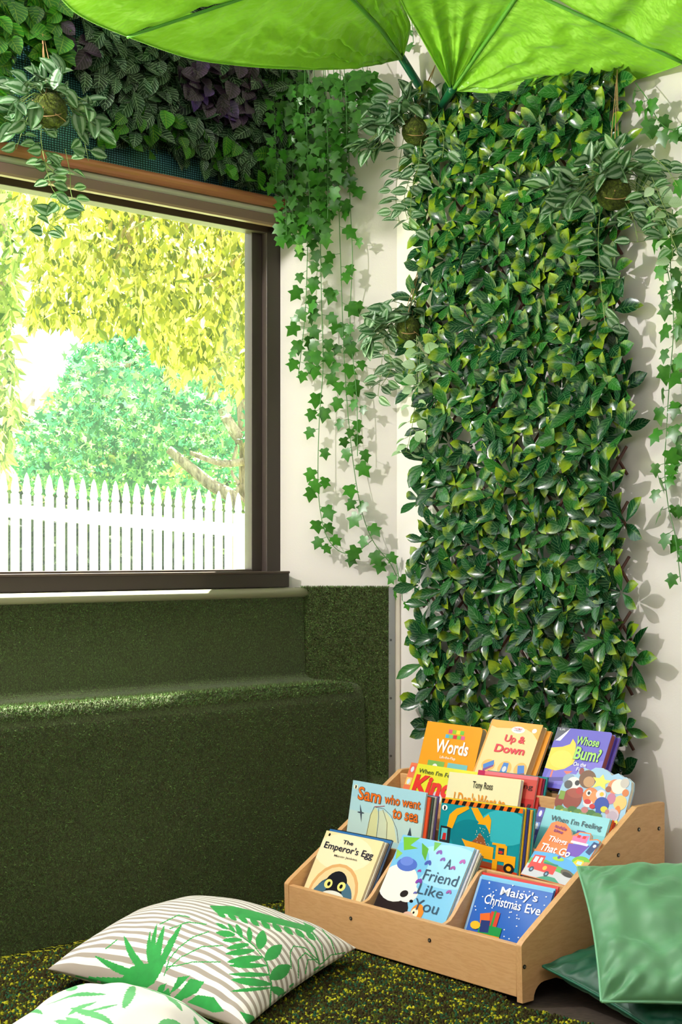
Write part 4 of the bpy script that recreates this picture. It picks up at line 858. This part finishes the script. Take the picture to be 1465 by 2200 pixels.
book('board_book', 'peach board book titled Up and Down in the back middle pocket', f_, wd, .18, .022, (250, 206, 142),
  [pl((246, 168, 56), (0, 0), (1, 0), (1, .28), (.86, .16), (.7, .10), (.4, .12), (.15, .14), (0, .10)), rc(0, 0, .03, 1, (236, 160, 60)), ell(.57, .135, .13, .06, (240, 240, 240)), ell(.57, .135, .11, .045, (250, 250, 252)), ell(.88, .12, .045, .04, (252, 244, 230)), ell(.24, .80, .13, .10, (250, 176, 80)), ell(.57, .82, .13, .13, (250, 176, 80)), ell(.87, .80, .12, .12, (250, 176, 80)),
   pl((56, 120, 200), (.14, .80), (.32, .70), (.35, .78), (.18, .90)), pl((120, 60, 130), (.16, .88), (.34, .78), (.35, .81), (.18, .92)), pl((56, 120, 200), (.52, .72), (.62, .72), (.64, .92), (.50, .92)), ell(.57, .83, .04, .05, (206, 210, 216)), pl((56, 120, 200), (.80, .74), (.92, .72), (.97, .86), (.85, .90)), rc(.53, .90, .63, 1., (150, 70, 110)), pl((150, 60, 70), (.84, .88), (.97, .85), (.98, .89), (.86, .92))],
  [('THOMAS', .49, .105, .65, .135, (206, 40, 50), 1.), ('& FRIENDS', .50, .142, .64, .162, (40, 60, 130), .4), ('Up &', .38, .24, .78, .40, (222, 36, 58), 1.8), ('Down', .26, .42, .84, .56, (222, 36, 58), 1.8)], rough=.3, vis=1., rnd=.006, pages=(220, 190, 140))
stack(f_, wd, .18, .022, [((240, 160, 60), .008, .018, -.008, 0, 'orange edged board book hindmost in the back middle pocket')], None, None)
f_, wd = fr3((1199, 1562), (1316, 1574), (1161, 1679), .57)
pv = (98, 88, 196)
book('board_book', 'violet board book with a yellow duck tail, titled Whose Bum? On the Farm', f_, wd, .182, .020, pv,
  [pl((84, 84, 96), (0, 0), (.24, 0), (.0, .26)), pl((236, 232, 240), (.24, .0), (.03, .24), (.12, .24), (.2, .1)), pl((120, 106, 206), (.1, .75), (1, .5), (1, 1), (.05, 1)), pl((250, 206, 60), (-.02, .38), (.2, .34), (.32, .28), (.34, .18), (.42, .26), (.46, .40), (.50, .52), (.48, .62), (.36, .72), (.2, .77), (-.02, .74)), ell(.24, .56, .20, .16, (252, 214, 84)), rc(.14, .76, .17, .95, (240, 120, 90)), pl((236, 110, 90), (.36, .76), (.52, .74), (.44, .82)), pl((80, 66, 150), (.1, .9), (.42, .86), (.4, .93), (.1, .97))],
  [('Lift', .06, .02, .16, .055, (230, 230, 230), .2), ('Whose', .42, .13, .84, .28, (160, 220, 90), 1.4, -.02, 0, (60, 60, 120)), ('Bum?', .46, .31, .93, .54, (160, 220, 90), 1.6, -.02, 0, (60, 60, 120)), ('On the', .50, .58, .73, .65, (248, 246, 250), .8), ('Farm', .58, .67, .78, .73, (248, 246, 250), .8)], rough=.3, vis=.93, rnd=.008, pages=(170, 90, 90))
stack(f_, wd, .182, .020, [((74, 56, 150), .006, .014, -.006, 0, 'purple edged board book hindmost in the back right pocket')], None, None)
# ================================================================== CUSHIONS
def cushion(name, label, corners, th, N=90, pinch=.07, flatz=None, mat=None, seed=0., wr=.006, low=.25, piping=None, printf=None, lift=0.):
    c00, c10, c11, c01 = [np.array(c, float) for c in corners]; nrm = unit(np.cross(c10-c00, c01-c00)+np.cross(c11-c10, c01-c10)*0)
    cen = (c00+c10+c11+c01)/4; root = thing(name, label, 'cushion', (cen[0], cen[1], 0 if flatz is None else flatz))
    us = np.sin(np.linspace(-PI/2, PI/2, N+1)*.86)/math.sin(PI/2*.86)
    def pos(u, v, sgn):
        uu = u*(1-pinch*(1-v*v)**1.2*abs(u)); vv = v*(1-pinch*(1-u*u)**1.2*abs(v)); s, t = (uu+1)/2, (vv+1)/2
        p = c00*(1-s)*(1-t)+c10*s*(1-t)+c11*s*t+c01*(1-s)*t
        e = max(0, (1-abs(u)**2.2)*(1-abs(v)**2.2)); h = e**.52*th*(1. if sgn > 0 else low)
        ed = min(1-abs(u), 1-abs(v)); k = math.exp(-ed*4.5)*min(1, ed*14)
        ang = math.atan2(v, u); rip = math.sin((u if abs(v) > abs(u) else v)*26+seed*3+2*mnoise.noise((u*3, v*3, seed)))
        cor = math.exp(-((1-abs(u))**2+(1-abs(v))**2)*5)
        w_ = wr*(.22*rip*k+2.2*mnoise.noise((u*1.7+seed, v*1.7, seed))*e+1.2*mnoise.noise((u*4+seed*2, v*4, seed))*min(1, e*2)+2.*cor*mnoise.noise(((u-v)*7, seed, 1.))*min(1, ed*10))
        q = p+nrm*(sgn*h+w_*(1 if sgn > 0 else .4))
        if flatz is not None: q[2] = max(q[2], flatz+.002)
        return q
    G = [[pos(u, v, 1) for v in us] for u in us]; G2 = [[pos(u, v, -1) for v in us] for u in us]
    b = MB(); b.grid(G); n1 = len(b.v); k = n1; n_ = N+1
    b.v += [tuple(p) for r_ in G2 for p in r_]; f2 = [(k+i*n_+j, k+i*n_+j+1, k+(i+1)*n_+j+1, k+(i+1)*n_+j) for i in range(N) for j in range(N)]; b.f += f2; b.mi += [0]*len(f2)
    bd = [(i, 0) for i in range(N)]+[(N, j) for j in range(N)]+[(i, N) for i in range(N, 0, -1)]+[(0, j) for j in range(N, 0, -1)]
    for a, c in zip(bd, bd[1:]+bd[:1]): b.f.append((a[0]*n_+a[1], k+a[0]*n_+a[1], k+c[0]*n_+c[1], c[0]*n_+c[1])); b.mi.append(0)
    o = b.build('cover', mat, root, smooth=True, world=True, recalc=True)
    UV = np.array([((u+1)/2, (v+1)/2) for u in us for v in us]); UV2 = np.concatenate([UV, UV]); me = o.data
    li = np.empty(len(me.loops), dtype=np.int32); me.loops.foreach_get('vertex_index', li); me.uv_layers.new(name='uv').data.foreach_set('uv', UV2[li].ravel())
    if printf is not None:
        m = printf(UV, px(np.array(b.v[:n1]))); val = np.concatenate([m, m]); me.attributes.new('print', 'FLOAT', 'POINT').data.foreach_set('value', val.astype(np.float32))
    if piping:
        b = MB(); pth = [G[a[0]][a[1]]*.5+G2[a[0]][a[1]]*.5 for a in bd]; pth.append(pth[0]); b.tube(pth, .0035, 7); b.build('piping', piping, root, smooth=True, world=True)
    return root
# printed motifs of the palm cushion, in cushion coordinates traced from the cloth
def zp(*pts): return [(60+x*.5051, 1900+y*.5051) for x, y in pts]
def blade(a, b_, w_, n=8, bend=0.):
    a, b_ = np.array(a, float), np.array(b_, float); d = b_-a; nn = np.array([-d[1], d[0]])/np.linalg.norm(d); L_, R_ = [], []
    for i in range(n+1):
        t = i/n; c = a+d*t+nn*bend*math.sin(PI*t); ww = w_*math.sin(PI*min(1, t*.92+.06))**.8; L_.append(tuple(c+nn*ww)); R_.append(tuple(c-nn*ww))
    return L_+R_[::-1]
PR = []
hub = (545, 400)
for tip, w_, bd in (((655, 168), 15, -8), ((580, 175), 15, -10), ((550, 165), 12, -18), ((408, 218), 17, -22), ((285, 305), 18, -18), ((172, 392), 12, -12), ((172, 445), 20, -10), ((240, 500), 20, 0), ((520, 200), 10, -18)): PR.append(zp(*blade(hub, tip, w_, bend=bd)))
PR.append(zp((440, 350), (540, 330), (540, 420), (440, 480), (330, 480)))
for pts in ([(640, 395), (690, 388), (640, 440), (600, 470)], [(690, 400), (750, 415), (720, 460), (660, 490), (610, 505)], [(590, 420), (560, 430), (530, 490), (560, 495)], [(680, 500), (720, 470), (790, 480), (835, 540), (790, 545), (720, 520)], [(520, 490), (600, 440), (610, 500), (560, 510)], [(600, 505), (660, 440), (680, 470), (640, 510)]): PR.append(zp(*pts))
spine = [(800, 165), (880, 200), (960, 260), (1015, 330), (1035, 420), (1030, 520)]
for a, b_, w_ in (((850, 190), (800, 165), 8), ((880, 215), (800, 205), 14), ((910, 235), (825, 238), 10), ((940, 255), (845, 272), 12), ((965, 280), (840, 296), 13), ((995, 310), (848, 330), 16), ((1015, 345), (855, 345), 12), ((1028, 385), (855, 382), 10), ((1033, 425), (865, 405), 17), ((1033, 440), (860, 455), 8),
                  ((880, 205), (850, 165), 8), ((910, 225), (885, 168), 12), ((945, 245), (940, 180), 12), ((985, 275), (1000, 195), 24), ((1010, 320), (1080, 258), 26), ((1032, 400), (1115, 345), 30), ((1035, 440), (1100, 470), 18)): PR.append(zp(*blade(a, b_, w_)))
for a, b_ in zip(spine, spine[1:]): PR.append(zp(*[(a[0]-3, a[1]), (a[0]+3, a[1]), (b_[0]+3, b_[1]), (b_[0]-3, b_[1])]))
PR.append(zp((770, 90), (870, 92), (980, 118), (1090, 150), (1225, 185), (1200, 210), (1150, 190), (1060, 170), (960, 150), (860, 128), (800, 120)))
for k in range(9): a = (800+k*48, 108+k*12); PR.append(zp(*blade(a, (a[0]+40, a[1]+34), 11)))
PR += [zp((1175, 415), (1215, 378), (1232, 412)), zp((900, 540), (960, 560), (975, 594), (930, 590)), zp((1240, 350), (1262, 340), (1250, 385)), zp((1170, 160), (1215, 180), (1200, 212))]
thin = [[(770, 200), (700, 225), (640, 270), (600, 320), (580, 390)], [(830, 260), (740, 265), (650, 310), (585, 370)], [(820, 330), (700, 330), (640, 345), (590, 350)], [(1120, 360), (1115, 290), (1130, 262), (1180, 270), (1240, 330)], [(1150, 400), (1150, 320), (1180, 290), (1240, 340)], [(1180, 380), (1190, 320), (1230, 320)], [(1050, 495), (1120, 430), (1200, 380), (1290, 300), (1350, 290)], [(1250, 190), (1290, 240), (1310, 300)], [(1210, 200), (1250, 260), (1260, 330)], [(1160, 215), (1220, 270), (1240, 340)], [(380, 235), (330, 275)], [(600, 190), (680, 160), (760, 170)], [(560, 170), (640, 130), (690, 140)]]
for ln in thin:
    for a, b_ in zip(ln, ln[1:]):
        d = unit(np.array(b_)-np.array(a)); nn = np.array([-d[1], d[0]])*2.3; PR.append(zp(tuple(np.array(a)-nn), tuple(np.array(a)+nn), tuple(np.array(b_)+nn), tuple(np.array(b_)-nn)))
def pr1(UV, P):
    m = np.zeros(len(P), bool)
    for poly in PR: m |= inpoly(P, poly)
    return m
def cloth(name, stripes):
    x = NT(name); u, v = x.uv(); base = lin((238, 232, 226))
    if stripes:
        s_ = x.math('LESS_THAN', x.math('FRACT', x.math('MULTIPLY', v, 25.)), .46); base = x.mix(s_, base, lin((164, 152, 140)))
    g = x.mix(x.noise(x.obj(), 40, 3), lin((14, 132, 48)), lin((30, 168, 66))) if stripes else x.mix(x.noise(x.obj(), 14, 2), lin((20, 150, 60)), lin((120, 200, 130)))
    k = x.math('GREATER_THAN', x.attr('print'), .5); col = x.mix(k, base, g) if hasattr(base, 'links') else x.mix(k, base, g)
    x.set('Base Color', col); x.set('Roughness', .75); x.set('Sheen Weight', .15); x.bump(x.noise(x.obj(), 900, 2), .0006, .4); return x.m
cL, cT, cR_, cF = (-.735, 3.70, .055), (-.498, 4.26, .05), (.040, 3.90, .055), (-.222, 3.34, .02)
cushion('striped_palm_cushion', 'grey and white striped cushion printed with green palm leaves lying on the carpet', [cL, cF, cR_, cT], .145, N=300, pinch=.06, flatz=.008, mat=cloth('striped_palm_cloth', True), seed=1.3, wr=.0038, low=.3, printf=pr1)
PR2 = []
r2 = random.Random(5)
for k in range(46):
    a = (r2.uniform(0, 1), r2.uniform(0, 1)); an = r2.uniform(0, PI); l_ = r2.uniform(.12, .3); PR2.append(blade(a, (a[0]+l_*math.cos(an), a[1]+l_*math.sin(an)), r2.uniform(.010, .028)))
def pr2(UV, P):
    m = np.zeros(len(UV), bool)
    for poly in PR2: m |= inpoly(UV, poly)
    return m
cushion('leaf_print_cushion', 'white cushion with green leaf print at the bottom edge of the view', [(-.80, 2.82, .03), (-.36, 2.66, .03), (-.17, 3.10, .03), (-.60, 3.28, .03)], .185, N=200, flatz=.008, mat=cloth('leaf_print_cloth', False), seed=2.1, printf=pr2, low=.2)
def velvet(name, c, c2, sheen):
    x = NT(name); o_ = x.obj(); x.set('Base Color', x.mix(x.noise(o_, 6, 3), lin(c), lin(c2))); x.set('Roughness', .5); x.set('Sheen Weight', sheen); x.set('Sheen Roughness', .35); x.set('Sheen Tint', lin((170, 226, 186)))
    mp = x.n('ShaderNodeMapping', {0: o_}); mp.inputs['Scale'].default_value = (3, 8, 3); x.bump(x.noise(mp.outputs[0], 2.2, 3), .012, .5); return x.m
VL = velvet('sage_velvet', (84, 140, 98), (104, 160, 116), .7); VD = velvet('emerald_velvet', (14, 70, 50), (22, 90, 64), .3)
cushion('velvet_cushion', 'light green velvet cushion leaning on another beside the bookshelf', [at(1292, 2152, 3.36), at(1690, 2176, 3.30), at(1660, 1850, 3.76), at(1241, 1863, 3.70)], .085, N=120, pinch=.05, mat=VL, seed=3.7, wr=.017, low=.8, piping=flat((120, 180, 140), .6, 0, 'velvet_piping'))
cushion('velvet_cushion', 'dark emerald velvet cushion lying on the floor under the light green one', [at(1166, 2076, 3.62), at(1425, 2228, 3.33), at(1700, 2110, 3.60), at(1400, 2000, 3.98)], .075, N=110, pinch=.05, flatz=-.008, mat=VD, seed=5.2, wr=.014, low=.7, piping=flat((18, 96, 70), .6, 0, 'velvet_piping'))
# ================================================================== OUTSIDE
x = NT('lawn'); x.set('Base Color', x.ramp(x.noise(x.obj(), 2, 5), (.3, (110, 140, 60)), (.7, (190, 200, 130)))); x.set('Roughness', .9)
b = MB(); gz = -.25; b.prism([(-30, 3.0), (-8.0, -2.0), (-8, -6), (-40, -6), (-40, 45), (25, 45), (25, 9), (.3, 5.4), tuple(A+uW*.3-nW*.15), tuple(pL-nW*.15), (-9, -1)][3:10], gz-.1, gz); struct(b.build('ground', x.m))
M_WHITE = flat((240, 240, 238), .5, 0, 'white_fence_paint')
f0 = at(50, HY, 10.5)[:2]; f1 = at(555, HY, 11.5)[:2]; fd = unit(f1-f0); fl_ = np.linalg.norm(f1-f0); fnv = np.array([fd[1], -fd[0]])
def zt_(s): return 1.67-.12*s/fl_
fence = thing('picket_fence', 'white painted picket fence with pointed tops outside the window', 'fence', (*f0, gz))
s = -1.25; ph = .085
while s < 2.75:
    b = MB(); h = zt_(s); w2 = .0300
    prof_ = [(-w2, gz), (w2, gz), (w2, h-.16), (w2-.010, h-.148), (w2-.001, h-.130), (w2-.003, h-.11), (.013, h-.03), (0, h), (-.013, h-.03), (-w2+.003, h-.11), (-w2+.001, h-.130), (-w2+.010, h-.148), (-w2, h-.16)]
    c = f0+fd*s; M = Matrix(((fd[0], 0, fnv[0], c[0]), (fd[1], 0, fnv[1], c[1]), (0, 1, 0, 0), (0, 0, 0, 1)))
    b.prism(prof_, -.008, .008, 0, M); b.build('picket', M_WHITE, fence, world=True); s += ph
def frail(za, zb_, s0, s1):
    b = MB()
    for q in (0,):
        v = []
        for s_ in (s0, s1):
            dz = -.13*s_/fl_; c = f0+fd*s_
            for o_f, z in ((.011, za), (.05, za), (.05, zb_), (.011, zb_)): v.append((c[0]+fnv[0]*o_f, c[1]+fnv[1]*o_f, z+dz))
        b.add(v, [(0, 1, 2, 3), (7, 6, 5, 4), (0, 4, 5, 1), (1, 5, 6, 2), (2, 6, 7, 3), (3, 7, 4, 0)])
    b.build('rail', M_WHITE, fence, world=True)
frail(1.34, 1.435, -1.25, 1.68); frail(.25, .345, -1.25, 1.68)
b = MB(); c = f0+fd*1.74; b.box((c[0]-.05, c[1]-.05, gz), (c[0]+.05, c[1]+.05, 1.40)); b.build('post', M_WHITE, fence, world=True)
def bark(c, c2):
    x = NT('bark'); o_ = x.obj(); mp = x.n('ShaderNodeMapping', {0: o_}); mp.inputs['Scale'].default_value = (9, 9, 2.5); n_ = x.noise(mp.outputs[0], 2.5, 5, .7)
    x.set('Base Color', x.ramp(n_, (.35, c), (.65, c2))); x.set('Roughness', .9); x.bump(n_, .05, 1.); return x.m
M_BARK = bark((112, 88, 70), (206, 186, 160)); M_BARK2 = bark((150, 128, 60), (196, 176, 110))
def limb(b, pts, d, r0, r1):
    P = [at(p[0], p[1], d+(p[2] if len(p) > 2 else 0)) for p in pts]; P = spline(P, 4); n = len(P); b.tube(P, [r0+(r1-r0)*i/(n-1) for i in range(n)], 10)
def crown(root, kind, T, regions, name='foliage'):
    L = Leaves()
    for poly, n, d0, d1, sz, droop in regions:
        xs = [p[0] for p in poly]; ys_ = [p[1] for p in poly]; k = 0
        centres = [(random.uniform(min(xs), max(xs)), random.uniform(min(ys_), max(ys_)), random.uniform(d0, d1)) for _ in range(max(6, n//14))]
        while k < n:
            c = random.choice(centres); p = (c[0]+random.gauss(0, 22), c[1]+random.gauss(0, 22)); k += 1
            if not inpoly([p], poly)[0]: continue
            q = at(p[0], p[1], c[2]+random.gauss(0, .25)); d = unit((random.gauss(0, .7), random.gauss(0, .7), -droop+random.gauss(0, .5)))
            L.add(T, q, d, (random.gauss(0, 1), random.gauss(0, 1), random.gauss(0, 1)), sz*random.uniform(.6, 1.3))
    o = L.build(name, LM[kind], root, smooth=False); return L
# green maple beyond the fence
mt = thing('maple_tree', 'green maple tree with a pale forked trunk behind the fence', 'tree', at(540, 1300, 14.))
mt.location.z = gz
b = MB(); limb(b, [(548, 1400), (542, 1150), (536, 1060), (534, 960), (526, 890), (520, 840)], 14, .14, .06); b.tube([at(548, 1400, 14), (*at(548, 1400, 14)[:2], gz)], .15, 10)
limb(b, [(524, 1100), (500, 1068), (455, 1042), (415, 1010), (385, 985), (362, 965)], 13.9, .075, .04)
limb(b, [(530, 950), (510, 935), (490, 905), (476, 878)], 13.9, .07, .045); limb(b, [(524, 992), (480, 996), (440, 985), (408, 972)], 13.9, .04, .02)
limb(b, [(505, 1065), (512, 1040), (500, 1020), (498, 1010)], 13.9, .022, .012); limb(b, [(498, 1000), (508, 960), (505, 940)], 13.9, .02, .012)
limb(b, [(280, 785), (250, 780), (215, 800), (180, 810)], 14.2, .03, .015); b.build('trunk', M_BARK, mt, smooth=True, world=True)
crown(mt, 'treegreen', T_STAR, [([(150, 760), (240, 700), (330, 720), (420, 740), (470, 800), (560, 850), (560, 950), (500, 980), (420, 960), (330, 1010), (420, 1060), (300, 1070), (60, 1060), (20, 980), (60, 900), (100, 870)], 6500, 13.9, 16.5, .12, .5), ([(380, 980), (560, 960), (570, 1100), (380, 1090)], 600, 16, 18, .12, .4), ([(150, 780), (330, 740), (420, 780), (440, 900), (330, 960), (100, 940)], 1300, 12.6, 13.6, .10, .5)])
# yellow lit tree overhead
yt_ = thing('yellow_leaved_tree', 'tree with drooping sunlit yellow leaves filling the upper window', 'tree', at(250, 1300, 9.5)); yt_.location = (1.6, 8.9, gz)
b = MB(); b.tube(spline([(1.6, 8.9, gz), (1.5, 8.9, 1.5), (1.2, 8.9, 3.2), (.6, 8.9, 4.6), (-.6, 9, 5.6), (-2, 9.1, 6.6)], 5), .13, 10)
b.tube(spline([(1.2, 8.9, 3.2), (.2, 8.9, 4.4), (-.5, 8.8, 4.3), at(430, 290, 8.9), at(330, 440, 8.9), at(270, 520, 8.8), at(235, 590, 8.8)], 5), [.06]*31 if False else .03, 8)
for pts in ([(330, 300), (300, 440), (265, 500), (250, 560), (200, 620)], [(310, 440), (285, 520), (280, 600), (220, 650)], [(240, 460), (222, 540), (140, 600)], [(540, 530), (480, 580), (420, 600), (370, 620)], [(420, 330), (400, 460), (402, 540), (380, 590)], [(470, 470), (470, 570), (430, 650), (350, 690)], [(500, 560), (440, 680), (380, 700)], [(190, 420), (215, 434), (240, 428), (262, 410)], [(560, 620), (500, 640), (440, 600)]):
    limb(b, pts, 8.8, .016, .006)
b.build('branches', M_BARK2, yt_, smooth=True, world=True)
crown(yt_, 'treeyellow', T_TREE, [([(30, 380), (90, 340), (600, 330), (600, 720), (560, 830), (470, 850), (420, 790), (380, 830), (300, 700), (200, 720), (150, 690), (60, 700), (70, 600), (50, 480)], 14000, 8.2, 10.6, .085, 1.2), ([(600, 330), (820, 330), (820, 760), (600, 830)], 2600, 8.2, 10.6, .10, 1.2)])
# darker tree at the left edge
dt = thing('dark_tree', 'grey green tree at the left edge of the window', 'tree', at(-30, 1300, 12)); dt.location.z = gz
b = MB(); limb(b, [(-40, 1500), (-30, 1100), (-20, 800), (-10, 600), (0, 300)], 12, .14, .07); b.tube([at(-40, 1500, 12), (*at(-40, 1500, 12)[:2], gz)], .15, 8); b.build('trunk', M_BARK, dt, smooth=True, world=True)
crown(dt, 'treehedge', T_TREE, [([(-60, 340), (90, 340), (70, 480), (40, 560), (30, 700), (40, 860), (10, 1000), (-60, 1000)], 2600, 11.3, 13, .16, 1.)])
hg = thing('low_hedge', 'dark low hedge seen through the gaps of the white fence', 'hedge', at(250, 1300, 13)); hg.location.z = gz
crown(hg, 'treedark', T_TREE, [([(-60, 1085), (620, 1110), (620, 1320), (-60, 1320)], 5200, 12.4, 13.4, .26, .2)])
# hedge and trees in the far background
ht = thing('background_trees', 'pale green and yellow trees far behind the fence', 'trees', at(250, 1200, 25)); ht.location.z = gz
b = MB()
for xx in (60, 220, 330, 460, 560): b.tube([(*at(xx, 1200, 25)[:2], gz), at(xx, 1000, 25), at(xx+10, 850, 25)], .12, 8)
b.build('trunks', M_BARK, ht, smooth=True, world=True)
crown(ht, 'treehedge', T_TREE, [([(-60, 870), (60, 880), (110, 820), (600, 700), (620, 1110), (-60, 1110)], 3200, 22, 27, .42, .5), ([(620, 700), (1000, 700), (1000, 1190), (620, 1190)], 2200, 20, 26, .45, .5), ([(-60, 1000), (620, 1000), (620, 1190), (-60, 1190)], 1600, 20, 22, .4, .3), ([(240, 600), (600, 560), (600, 800), (240, 760)], 500, 22, 27, .42, .5)])
for o in list(sc.objects):
    if o.type == 'EMPTY' and o.get('kind') != 'structure' and not o.get('label'): print('NOLABEL', o.name)
